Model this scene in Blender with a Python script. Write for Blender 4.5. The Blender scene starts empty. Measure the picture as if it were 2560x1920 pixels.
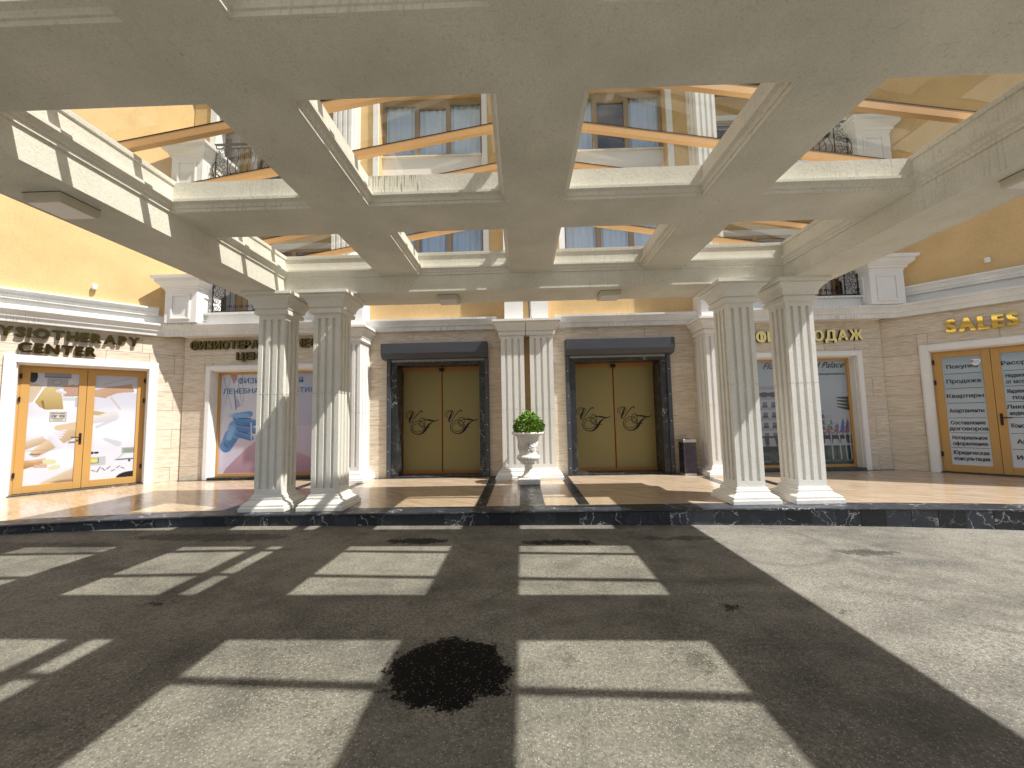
import bpy, bmesh, math, random
import numpy as np
from mathutils import Vector, Matrix, noise as mnoise
random.seed(7); rng = np.random.default_rng(5)
S = bpy.context.scene
COL = S.collection
# ------------------------------------------------------------------ camera
cam = bpy.data.cameras.new('camera'); camo = bpy.data.objects.new('camera', cam); COL.objects.link(camo)
pt, yw, rl = math.radians(4.59832), math.radians(-1.27996), math.radians(-1.14455)
fw = Vector((math.sin(yw)*math.cos(pt), math.cos(yw)*math.cos(pt), math.sin(pt)))
r0 = Vector((math.cos(yw), -math.sin(yw), 0)); u0 = r0.cross(fw)
rt = r0*math.cos(rl)+u0*math.sin(rl); up = u0*math.cos(rl)-r0*math.sin(rl)
mw = Matrix((rt, up, -fw)).transposed().to_4x4(); mw.translation = Vector((0, 0, 1.4))
camo.matrix_world = mw
cam.sensor_width = 36; cam.lens = 1003.735/2560*36; cam.clip_start = .05; cam.clip_end = 2000
S.camera = camo
# ------------------------------------------------------------------ light
SUN = Vector((.685, -.24, 1.0)).normalized()
EL = math.asin(SUN.z); AZ = math.atan2(SUN.x, SUN.y)
w = bpy.data.worlds.new('World'); S.world = w; w.use_nodes = True
nt = w.node_tree; nt.nodes.clear()
def wn(t, **k):
    n = nt.nodes.new(t)
    for a, b in k.items(): setattr(n, a, b)
    return n
out = wn('ShaderNodeOutputWorld'); bg = wn('ShaderNodeBackground'); bg.inputs[1].default_value = .075
sky = wn('ShaderNodeTexSky', sky_type='NISHITA', sun_disc=False, sun_elevation=EL, sun_rotation=AZ)
sky.air_density = 1; sky.dust_density = 1.6
tc = wn('ShaderNodeTexCoord'); mp = wn('ShaderNodeMapping'); mp.inputs['Scale'].default_value = (1.4, 1.4, 3.2)
nz = wn('ShaderNodeTexNoise'); nz.inputs['Scale'].default_value = 2.1; nz.inputs['Detail'].default_value = 9; nz.inputs['Roughness'].default_value = .58
cr = wn('ShaderNodeValToRGB'); cr.color_ramp.elements[0].position = .45; cr.color_ramp.elements[1].position = .64
mx = wn('ShaderNodeMix', data_type='RGBA'); mx.inputs['B'].default_value = (9.5, 9.5, 9.6, 1)
L = nt.links.new
L(tc.outputs['Generated'], mp.inputs[0]); L(mp.outputs[0], nz.inputs[0]); L(nz.outputs[0], cr.inputs[0])
L(cr.outputs[0], mx.inputs['Factor']); L(sky.outputs[0], mx.inputs['A']); L(mx.outputs['Result'], bg.inputs[0]); L(bg.outputs[0], out.inputs[0])
sl = bpy.data.lights.new('sun', 'SUN'); sl.energy = 5.0; sl.angle = math.radians(.53); sl.color = (1, .972, .92)
so = bpy.data.objects.new('sun', sl); COL.objects.link(so); so.rotation_euler = SUN.to_track_quat('Z', 'Y').to_euler(); so.location = (30, -12, 40)
S.view_settings.view_transform = 'Standard'; S.view_settings.look = 'None'; S.view_settings.gamma = 1
S.view_settings.exposure = .42; S.view_settings.use_curve_mapping = False
S.cycles.max_bounces = 8; S.cycles.diffuse_bounces = 5; S.cycles.transparent_max_bounces = 16
# ------------------------------------------------------------------ materials
class M:
    """little node builder"""
    def __init__(s, name, rough=.8, spec=.3, metal=0):
        s.m = bpy.data.materials.new(name); s.m.use_nodes = True; s.t = s.m.node_tree
        s.b = s.t.nodes['Principled BSDF']; s.set('Roughness', rough); s.set('Specular IOR Level', spec); s.set('Metallic', metal)
        s.co = s.n('ShaderNodeTexCoord').outputs['Object']
    def n(s, t, **k):
        q = s.t.nodes.new(t)
        for a, b in k.items(): setattr(q, a, b)
        return q
    def set(s, i, v):
        if hasattr(v, 'is_output') or isinstance(v, bpy.types.NodeSocket): s.t.links.new(v, s.b.inputs[i])
        else:
            if isinstance(v, tuple) and len(v) == 3: v = (*v, 1)
            s.b.inputs[i].default_value = v
        return s
    def inp(s, q, i, v):
        if isinstance(v, bpy.types.NodeSocket): s.t.links.new(v, q.inputs[i])
        else:
            if isinstance(v, tuple) and len(v) == 3 and q.inputs[i].type == 'RGBA': v = (*v, 1)
            q.inputs[i].default_value = v
    def map(s, scale=(1, 1, 1), rot=(0, 0, 0), loc=(0, 0, 0), co=None):
        q = s.n('ShaderNodeMapping'); s.inp(q, 0, co or s.co)
        q.inputs['Scale'].default_value = scale; q.inputs['Rotation'].default_value = rot; s.inp(q, 'Location', loc); return q.outputs[0]
    def noise(s, sc, det=4, ro=.55, co=None, dist=0, col=False):
        q = s.n('ShaderNodeTexNoise'); s.inp(q, 'Vector', co or s.co); q.inputs['Scale'].default_value = sc
        q.inputs['Detail'].default_value = det; q.inputs['Roughness'].default_value = ro; q.inputs['Distortion'].default_value = dist
        return q.outputs['Color' if col else 'Fac']
    def voro(s, sc, feat='F1', co=None, out='Distance', rnd=1):
        q = s.n('ShaderNodeTexVoronoi', feature=feat); s.inp(q, 'Vector', co or s.co); q.inputs['Scale'].default_value = sc
        q.inputs['Randomness'].default_value = rnd
        return q.outputs[out]
    def ramp(s, f, *st):
        q = s.n('ShaderNodeValToRGB'); s.inp(q, 0, f); e = q.color_ramp.elements
        while len(e) < len(st): e.new(.5)
        for k, (p, c) in enumerate(st):
            e[k].position = p; e[k].color = (c, c, c, 1) if not isinstance(c, tuple) else (*c, 1)
        return q.outputs[0]
    def mr(s, f, a, b, c=0., d=1.):
        q = s.n('ShaderNodeMapRange'); s.inp(q, 0, f)
        for k, v in enumerate((a, b, c, d)): q.inputs[k+1].default_value = v
        return q.outputs[0]
    def math(s, op, a, b=0., c=0.):
        q = s.n('ShaderNodeMath', operation=op); s.inp(q, 0, a); s.inp(q, 1, b)
        if op in ('MULTIPLY_ADD',): s.inp(q, 2, c)
        return q.outputs[0]
    def vm(s, op, a, b):
        q = s.n('ShaderNodeVectorMath', operation=op); s.inp(q, 0, a); s.inp(q, 1, b)
        return q.outputs['Value' if op in ('LENGTH', 'DOT_PRODUCT') else 0]
    def mix(s, f, a, b, bl='MIX'):
        q = s.n('ShaderNodeMix', data_type='RGBA', blend_type=bl); s.inp(q, 'Factor', f); s.inp(q, 'A', a); s.inp(q, 'B', b); return q.outputs['Result']
    def bump(s, h, st=.3, d=.01, prev=None):
        q = s.n('ShaderNodeBump'); q.inputs['Strength'].default_value = st; q.inputs['Distance'].default_value = d; s.inp(q, 'Height', h)
        if prev: s.inp(q, 'Normal', prev)
        s.set('Normal', q.outputs[0]); return q.outputs[0]
    def xyz(s, co=None):
        q = s.n('ShaderNodeSeparateXYZ'); s.inp(q, 0, co or s.co); return q.outputs
    def comb(s, x, y, z):
        q = s.n('ShaderNodeCombineXYZ'); s.inp(q, 0, x); s.inp(q, 1, y); s.inp(q, 2, z); return q.outputs[0]
    def wco(s):
        q = s.n('ShaderNodeNewGeometry'); return q.outputs['Position']

def stucco(name, col, dark, grain=95, bump=.55, streak=0., pits=.35, warm=None):
    m = M(name, .92, .12); m.co = m.wco()
    n1 = m.noise(1.3, 5, .6); n2 = m.noise(grain, 3, .7); n3 = m.noise(grain*.33, 4, .65)
    c = m.mix(m.ramp(n1, (.35, 0.), (.7, 1.)), col, dark)
    # pitted dirt specks
    pit = m.math('MULTIPLY', m.ramp(n3, (.58, 0.), (.74, 1.)), m.ramp(m.noise(2.1, 3), (.35, .15), (.65, 1.)))
    c = m.mix(m.math('MULTIPLY', pit, pits), c, tuple(x*.35 for x in dark)); c = m.mix(.3, c, m.ramp(m.noise(grain*.7, 4, .75), (.32, .62), (.5, 1.), (.68, 1.25)), 'MULTIPLY')
    if streak:
        x, y, z = m.xyz()
        k = m.comb(m.math('ADD', x, y), 0., m.math('MULTIPLY', z, .05))
        st = m.ramp(m.noise(44, 2, .6, co=k), (.54, 0.), (.62, 1.))
        wob = m.ramp(m.noise(1.1, 3, .6, co=k), (.46, 0.), (.62, 1.))
        nrm = m.n('ShaderNodeNewGeometry').outputs['Normal']; nz_ = m.math('ABSOLUTE', m.xyz(nrm)[2])
        vert = m.mr(nz_, .3, .6, 1., 0.)
        f = m.math('MULTIPLY', m.math('MULTIPLY', st, wob), m.math('MULTIPLY', vert, streak))
        c = m.mix(f, c, (.10, .085, .06))
    m.set('Base Color', c)
    b1 = m.bump(n3, bump*.6, .012); m.bump(n2, bump, .006, b1)
    return m.m
MAT = {}
MAT['beam'] = stucco('beam_stucco', (.80, .775, .69), (.66, .64, .565), streak=.14, pits=.5)
MAT['mould'] = stucco('moulding_stucco', (.80, .775, .70), (.66, .64, .57), streak=.2, pits=.6, bump=.25)
MAT['column'] = stucco('column_stucco', (.86, .845, .80), (.78, .76, .71), bump=.7, pits=.22)
MAT['white'] = stucco('white_stucco', (.84, .825, .79), (.79, .775, .74), bump=.35, pits=.12)
MAT['cornice'] = stucco('cornice_stone', (.82, .81, .78), (.66, .655, .63), bump=.2, streak=.45, pits=.35)
MAT['yellow'] = stucco('ochre_stucco', (.72, .50, .245), (.625, .43, .205), bump=.6, pits=.2, grain=70, streak=.10)

def drip_beam():
    m = MAT['beam'].copy(); m.name = 'beam_stucco_dripped'; t = m.node_tree; b = t.nodes['Principled BSDF']; old = b.inputs['Base Color'].links[0].from_socket
    g = t.nodes.new('ShaderNodeNewGeometry'); sp = t.nodes.new('ShaderNodeSeparateXYZ'); t.links.new(g.outputs['Position'], sp.inputs[0])
    cm = t.nodes.new('ShaderNodeCombineXYZ'); t.links.new(sp.outputs[0], cm.inputs[0]); mz = t.nodes.new('ShaderNodeMath'); mz.operation = 'MULTIPLY'; mz.inputs[1].default_value = .06; t.links.new(sp.outputs[2], mz.inputs[0]); t.links.new(mz.outputs[0], cm.inputs[2])
    n = t.nodes.new('ShaderNodeTexNoise'); n.inputs['Scale'].default_value = 62; n.inputs['Detail'].default_value = 1.5; t.links.new(cm.outputs[0], n.inputs[0])
    r = t.nodes.new('ShaderNodeValToRGB'); r.color_ramp.elements[0].position = .53; r.color_ramp.elements[1].position = .60; t.links.new(n.outputs[0], r.inputs[0])
    w1 = t.nodes.new('ShaderNodeMapRange'); w1.inputs[1].default_value = -1.02; w1.inputs[2].default_value = -1.10; t.links.new(sp.outputs[0], w1.inputs[0])
    ny = t.nodes.new('ShaderNodeSeparateXYZ'); t.links.new(g.outputs['Normal'], ny.inputs[0]); w2 = t.nodes.new('ShaderNodeMapRange'); w2.inputs[1].default_value = -.3; w2.inputs[2].default_value = -.8; t.links.new(ny.outputs[1], w2.inputs[0])
    a = t.nodes.new('ShaderNodeMath'); a.operation = 'MULTIPLY'; t.links.new(r.outputs[0], a.inputs[0]); t.links.new(w1.outputs[0], a.inputs[1])
    c = t.nodes.new('ShaderNodeMath'); c.operation = 'MULTIPLY'; t.links.new(a.outputs[0], c.inputs[0]); t.links.new(w2.outputs[0], c.inputs[1])
    d = t.nodes.new('ShaderNodeMath'); d.operation = 'MULTIPLY'; d.inputs[1].default_value = .62; t.links.new(c.outputs[0], d.inputs[0])
    x = t.nodes.new('ShaderNodeMix'); x.data_type = 'RGBA'; t.links.new(d.outputs[0], x.inputs['Factor']); t.links.new(old, x.inputs['A']); x.inputs['B'].default_value = (.13, .10, .055, 1); t.links.new(x.outputs['Result'], b.inputs['Base Color'])
    return m
MAT['beamdrip'] = drip_beam()

def travertine():
    m = M('travertine', .55, .35)
    oi = m.n('ShaderNodeObjectInfo'); w_ = m.wco(); rnd = oi.outputs['Random']
    off = m.comb(m.math('MULTIPLY', rnd, 37.), m.math('MULTIPLY', rnd, 11.), m.math('MULTIPLY', rnd, 53.))
    co = m.vm('ADD', w_, off)
    a = m.map((.9, .9, 24), co=co); n1 = m.noise(1.6, 7, .66, co=a, dist=.5)
    b = m.map((3, 3, 60), co=co); n2 = m.noise(1.5, 4, .6, co=b, dist=.4)
    c = m.ramp(n1, (.3, (.60, .50, .38)), (.5, (.72, .63, .50)), (.72, (.80, .73, .62)))
    c = m.mix(m.ramp(n2, (.45, 0.), (.62, .75)), c, (.46, .33, .20))
    hole = m.noise(2.3, 5, .7, co=m.map((5, 5, 42), co=co))
    hf = m.ramp(hole, (.66, 0.), (.72, 1.)); c = m.mix(m.math('MULTIPLY', hf, .7), c, (.25, .17, .10))
    v = m.mr(rnd, 0., 1., .95, 1.04)
    hv = m.n('ShaderNodeHueSaturation'); m.inp(hv, 'Color', c); m.inp(hv, 'Value', v); hv.inputs['Saturation'].default_value = .92
    m.set('Base Color', hv.outputs[0]); m.bump(hf, -.4, .004)
    return m.m
MAT['trav'] = travertine()

def marble(name, base=(.007, .008, .010), vein=(.55, .55, .52), sc=1.5, rough=.22, amt=1.):
    m = M(name, rough, .5); oi = m.n('ShaderNodeObjectInfo'); r = oi.outputs['Random']
    co = m.vm('ADD', m.wco(), m.comb(m.math('MULTIPLY', r, 31.), m.math('MULTIPLY', r, 17.), m.math('MULTIPLY', r, 23.)))
    nz_ = m.noise(sc*2.2, 5, .6, co=co, col=True); d = m.vm('ADD', co, m.vm('MULTIPLY', nz_, (.55, .55, .55)))
    e = m.voro(sc*2.6, 'DISTANCE_TO_EDGE', co=d)
    v = m.ramp(e, (.0, 1.), (.018, 0.)); gate = m.ramp(m.noise(sc*1.4, 3, .6, co=co), (.47, 0.), (.6, 1.))
    e2 = m.ramp(m.voro(sc*6, 'DISTANCE_TO_EDGE', co=d), (.0, .5), (.012, 0.)); g2 = m.ramp(m.noise(sc*2.4, 3, .6, co=co), (.52, 0.), (.62, 1.))
    f = m.math('MAXIMUM', m.math('MULTIPLY', v, gate), m.math('MULTIPLY', e2, g2))
    cl = m.mix(m.noise(5, 5, .7, co=co), base, tuple(x*3.2+.012 for x in base))
    cl = m.vm('MULTIPLY', cl, m.ramp(r, (0., .55), (1., 1.9)))
    c = m.mix(m.math('MULTIPLY', f, amt), cl, vein)
    m.set('Base Color', c); m.set('Roughness', m.mr(m.noise(9, 4, co=co), .3, .7, rough, rough+.2))
    return m.m
MAT['marble'] = marble('black_marble')
MAT['kerbmarble'] = marble('kerb_marble', (.011, .013, .018), vein=(.72, .72, .70), sc=1.15, rough=.34)
MAT['binmarble'] = marble('purple_marble', (.008, .005, .010), (.32, .28, .32), 3.0, .2)

def floor_tiles():
    m = M('beige_marble_tiles', .22, .45); co = m.wco()
    d = m.map((1, 1, 1), rot=(0, 0, .62), co=co); a = m.map((.9, 7.5, 1), co=d)
    n1 = m.noise(1.6, 7, .62, co=a, dist=1.3); n2 = m.noise(9, 5, .7, co=a)
    c = m.ramp(n1, (.3, (.38, .27, .175)), (.5, (.50, .385, .27)), (.72, (.61, .50, .38)))
    c = m.mix(m.ramp(n2, (.5, 0.), (.75, .3)), c, (.42, .27, .15))
    br = m.n('ShaderNodeTexBrick'); m.inp(br, 'Vector', m.map((1, 1, 1), co=co)); br.offset = 0
    for k, v in (('Scale', 1.), ('Mortar Size', .004), ('Brick Width', .6), ('Row Height', .6), ('Mortar Smooth', .1)): br.inputs[k].default_value = v
    br.inputs['Color1'].default_value = (0, 0, 0, 1); br.inputs['Color2'].default_value = (1, 1, 1, 1)
    c = m.mix(m.math('MULTIPLY', br.outputs['Fac'], .55), c, (.28, .20, .13))
    m.set('Base Color', c); m.set('Roughness', m.mr(m.noise(2.5, 4, co=co), .3, .7, .10, .26))
    return m.m
MAT['tiles'] = floor_tiles()

def asphalt():
    m = M('asphalt', .88, .25); co = m.co
    big = m.noise(.55, 6, .62); mid = m.noise(3.2, 5, .6); fine = m.noise(46, 3, .7)
    vc = m.voro(88, out='Color'); vd = m.voro(88); sep = m.n('ShaderNodeSeparateColor'); m.inp(sep, 0, vc); st = sep.outputs[0]
    c = m.ramp(m.math('ADD', m.math('MULTIPLY', big, .6), m.math('MULTIPLY', mid, .4)), (.36, (.140, .134, .118)), (.5, (.236, .223, .190)), (.64, (.30, .285, .246)))
    c = m.mix(.85, c, m.ramp(fine, (.3, .55), (.5, 1.), (.7, 1.3)), 'MULTIPLY')
    # aggregate: single stones, some pale, some dark pits between
    stone = m.ramp(vd, (.0, 1.), (.42, 1.), (.5, 0.))
    pale = m.math('MULTIPLY', m.ramp(st, (.74, 0.), (.80, 1.)), m.ramp(vd, (.26, 1.), (.42, 0.)))
    c = m.mix(m.math('MULTIPLY', pale, .7), c, (.56, .53, .47))
    dk = m.math('MULTIPLY', m.ramp(st, (.16, 1.), (.24, 0.)), m.ramp(m.noise(1.1, 4, .6), (.42, .1), (.6, 1.)))
    c = m.mix(m.math('MULTIPLY', dk, .42), c, (.045, .042, .038))
    # tyre sweeps: rings with broken edges
    dn = m.noise(1.2, 4, .6, col=True); dco = m.vm('ADD', co, m.vm('MULTIPLY', m.vm('SUBTRACT', dn, (.5, .5, .5)), (.35, .35, 0)))
    sw = None
    for cx, cy, r, wd in ((1.9, 1.0, 3.1, .10), (1.9, 1.0, 2.75, .06), (-2.2, 8.6, 4.9, .12), (4.8, -1.5, 5.2, .16), (4.6, -1.6, 4.55, .12), (.2, 6.1, 1.35, .05), (2.9, 5.3, .8, .06), (-5, -1, 5.4, .14)):
        l = m.vm('LENGTH', m.vm('SUBTRACT', m.vm('MULTIPLY', dco, (1, 1, 0)), (cx, cy, 0)), (0, 0, 0))
        f = m.mr(m.math('ABSOLUTE', m.math('SUBTRACT', l, r)), 0., wd*1.5, 1., 0.)
        sw = f if sw is None else m.math('MAXIMUM', sw, f)
    gate = m.ramp(m.noise(1.0, 4, .65), (.38, 0.), (.6, 1.)); patch = m.ramp(m.noise(.8, 6, .7, co=m.map((1, 2.2, 1), loc=(7, 3, 0))), (.52, 0.), (.68, .45)); c = m.mix(patch, c, (.085, .085, .082))
    c = m.mix(m.math('MULTIPLY', m.math('MULTIPLY', sw, gate), .36), c, (.055, .055, .055))
    # wet oil patches, ragged outline
    wn_ = m.noise(7, 9, .78, col=True); wn2 = m.noise(46, 4, .8, col=True); wn_ = m.vm('ADD', wn_, m.vm('MULTIPLY', m.vm('SUBTRACT', wn2, (.5, .5, .5)), (.42, .42, 0))); wc = m.vm('ADD', co, m.vm('MULTIPLY', m.vm('SUBTRACT', wn_, (.5, .5, .5)), (.62, .55, 0)))
    wet = None
    for cx, cy, rx, ry, am in ((-.50, 2.70, .40, .36, 1.), (-1.38, 5.36, .40, .12, .85), (.45, 5.30, .46, .10, .85), (3.98, 4.90, .34, .11, .6), (-3.24, 3.59, .09, .06, .9), (1.71, 3.54, .07, .05, .9),
                               (-4.3, 5.55, 1.1, .18, .55), (-6.3, 5.1, 1.2, .25, .4), (2.0, 5.45, .5, .08, .5), (-.2, 1.85, .08, .05, .6), (.25, 2.85, .09, .07, .3), (1.15, 2.8, .10, .09, .3), (2.6, 3.47, .05, .04, .6)):
        l = m.vm('LENGTH', m.vm('MULTIPLY', m.vm('SUBTRACT', m.vm('MULTIPLY', wc, (1, 1, 0)), (cx, cy, 0)), (1/rx, 1/ry, 0)), (0, 0, 0))
        f = m.mr(l, .93, 1.03, am, 0.); wet = f if wet is None else m.math('MAXIMUM', wet, f)
    dark = m.mix(m.math('MULTIPLY', m.ramp(st, (.80, 0.), (.84, 1.)), m.ramp(vd, (.2, 1.), (.36, 0.))), (.0025, .0025, .0035), (.30, .27, .21))
    c = m.mix(wet, c, dark)
    # cracks
    ck = m.ramp(m.voro(.42, 'DISTANCE_TO_EDGE', co=dco), (.0, 1.), (.0035, 0.)); cg = m.ramp(m.noise(.5, 3), (.5, 0.), (.58, 1.))
    c = m.mix(m.math('MULTIPLY', m.math('MULTIPLY', ck, cg), .4), c, (.04, .037, .03))
    m.set('Base Color', c); m.set('Roughness', m.mr(wet, 0., 1., .92, .62)); m.set('Specular IOR Level', .12)
    h = m.math('ADD', m.math('MULTIPLY', stone, .6), m.math('MULTIPLY', fine, .8))
    m.bump(h, .75, .006)
    return m.m
MAT['asphalt'] = asphalt()

def flat(name, col, rough=.5, spec=.4, metal=0, var=.0, bump=0, sc=40):
    m = M(name, rough, spec, metal)
    if var or bump:
        n = m.noise(sc, 4, .6, co=m.wco())
        m.set('Base Color', m.mix(n, tuple(x*(1-var) for x in col), tuple(min(1, x*(1+var)) for x in col)))
        if bump: m.bump(n, bump, .004)
        m.set('Roughness', m.mr(m.noise(6, 4, co=m.wco()), .3, .7, max(.02, rough-.06), rough+.1))
    else: m.set('Base Color', col)
    return m.m
MAT['bronze'] = flat('bronze_paint', (.62, .36, .155), .42, .4, 0, .06)
MAT['slideframe'] = flat('shaded_slider_frame', (.36, .17, .045), .35, .4, 0, .05)  # frame paint made darker and browner for the shade of the door recess
MAT['doorframe'] = flat('ochre_frame_paint', (.50, .285, .09), .38, .4, 0, .05)
MAT['winframe'] = flat('beige_window_frame', (.36, .27, .17), .45, .4, 0, .07)
MAT['black'] = flat('black_rubber', (.012, .010, .012), .5)
MAT['iron'] = flat('dark_iron', (.022, .025, .033), .45, .5, .3, .2)
MAT['shutter'] = flat('slate_blue_metal', (.068, .074, .090), .38, .5, .15, .08)
MAT['shutterend'] = flat('grey_slat', (.32, .31, .29), .5)
MAT['gold'] = flat('polished_gold', (.80, .55, .13), .04, .5, 1)
MAT['darkgold'] = flat('dark_bronze_mirror', (.115, .078, .024), .16, .5, 1)
MAT['palegold'] = flat('satin_gold', (.88, .72, .28), .42, .5, .55, .05)
MAT['letterside'] = flat('letter_side', (.035, .026, .012), .35, .5, .4)
MAT['goldglass'] = flat('gold_film_glass', (.275, .225, .085), .30, .45, .15)
MAT['mono'] = flat('etched_monogram', (.006, .007, .010), .45, .3)
MAT['monolight'] = flat('etched_monogram_light', (.30, .33, .22), .2, .6)
MAT['lamp'] = flat('lamp_housing', (.62, .58, .47), .5, .3, 0, .05)
MAT['diffuser'] = flat('opal_diffuser', (.86, .83, .82), .35)
MAT['whiteplastic'] = flat('white_plastic', (.82, .82, .80), .4)
MAT['urn'] = stucco('cast_stone', (.80, .79, .76), (.66, .65, .62), bump=.5, pits=.4, grain=60)
MAT['dark'] = flat('dark_interior', (.012, .012, .014), .8)
MAT['soffitwood'] = flat('grey_brown_ceiling', (.16, .125, .09), .6, .3, 0, .25, 0, 3)
MAT['curtain'] = flat('curtain_cloth', (.80, .84, .88), .85, .1, 0, .05)
MAT['screw'] = flat('bright_screw', (.8, .8, .8), .3, .5, .6)
MAT['text'] = flat('print_dark', (.03, .032, .045), .5)
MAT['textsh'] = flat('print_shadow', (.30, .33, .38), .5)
MAT['bluetext'] = flat('print_blue', (.03, .15, .36), .45)
MAT['whitetext'] = flat('print_white', (.80, .82, .86), .45)
MAT['soil'] = flat('potting_soil', (.03, .02, .012), .9)
MAT['bark'] = flat('bark', (.07, .045, .025), .9)
def glass_mat(name, tint, ior=1.45, rough=.0, boost=1.):
    m = bpy.data.materials.new(name); m.use_nodes = True; t = m.node_tree; t.nodes.clear()
    o = t.nodes.new('ShaderNodeOutputMaterial'); tr = t.nodes.new('ShaderNodeBsdfTransparent'); gl = t.nodes.new('ShaderNodeBsdfGlossy')
    tr.inputs[0].default_value = (*tint, 1); gl.inputs['Roughness'].default_value = rough; gl.inputs[0].default_value = (1, 1, 1, 1)
    fr = t.nodes.new('ShaderNodeFresnel'); fr.inputs[0].default_value = ior; mu = t.nodes.new('ShaderNodeMath'); mu.operation = 'MULTIPLY'; mu.inputs[1].default_value = boost; mu.use_clamp = True
    mx = t.nodes.new('ShaderNodeMixShader'); ge = t.nodes.new('ShaderNodeNewGeometry'); m2 = t.nodes.new('ShaderNodeMath'); m2.operation = 'COMPARE'; m2.inputs[1].default_value = 0; m2.inputs[2].default_value = .5; t.links.new(ge.outputs['Backfacing'], m2.inputs[0])
    m3 = t.nodes.new('ShaderNodeMath'); m3.operation = 'MULTIPLY'; m3.inputs[1].default_value = boost; t.links.new(m2.outputs[0], m3.inputs[0]); t.links.new(m3.outputs[0], mu.inputs[1])
    t.links.new(fr.outputs[0], mu.inputs[0]); t.links.new(mu.outputs[0], mx.inputs[0]); t.links.new(tr.outputs[0], mx.inputs[1]); t.links.new(gl.outputs[0], mx.inputs[2]); t.links.new(mx.outputs[0], o.inputs[0])
    return m
MAT['glass'] = glass_mat('roof_glass', (.93, .93, .90), 1.45, 0, 1.0)
MAT['winglass'] = glass_mat('window_glass', (.86, .90, .94), 1.7, 0, 2.0)
def leafmat():
    m = M('boxwood_leaf', .5, .35); oi = m.n('ShaderNodeAttribute', attribute_name='Col')
    m.set('Base Color', oi.outputs['Color']); 
    m.b.inputs['Transmission Weight'].default_value = 0
    return m.m
MAT['leaf'] = leafmat()
def printmat():
    m = M('printed_film', .3, .35); a = m.n('ShaderNodeAttribute', attribute_name='Col'); m.set('Base Color', m.vm('MULTIPLY', a.outputs['Color'], (.82, .82, .82))); m.set('Coat Weight', .6); m.set('Coat Roughness', .06)
    return m.m
MAT['print'] = printmat()

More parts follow.
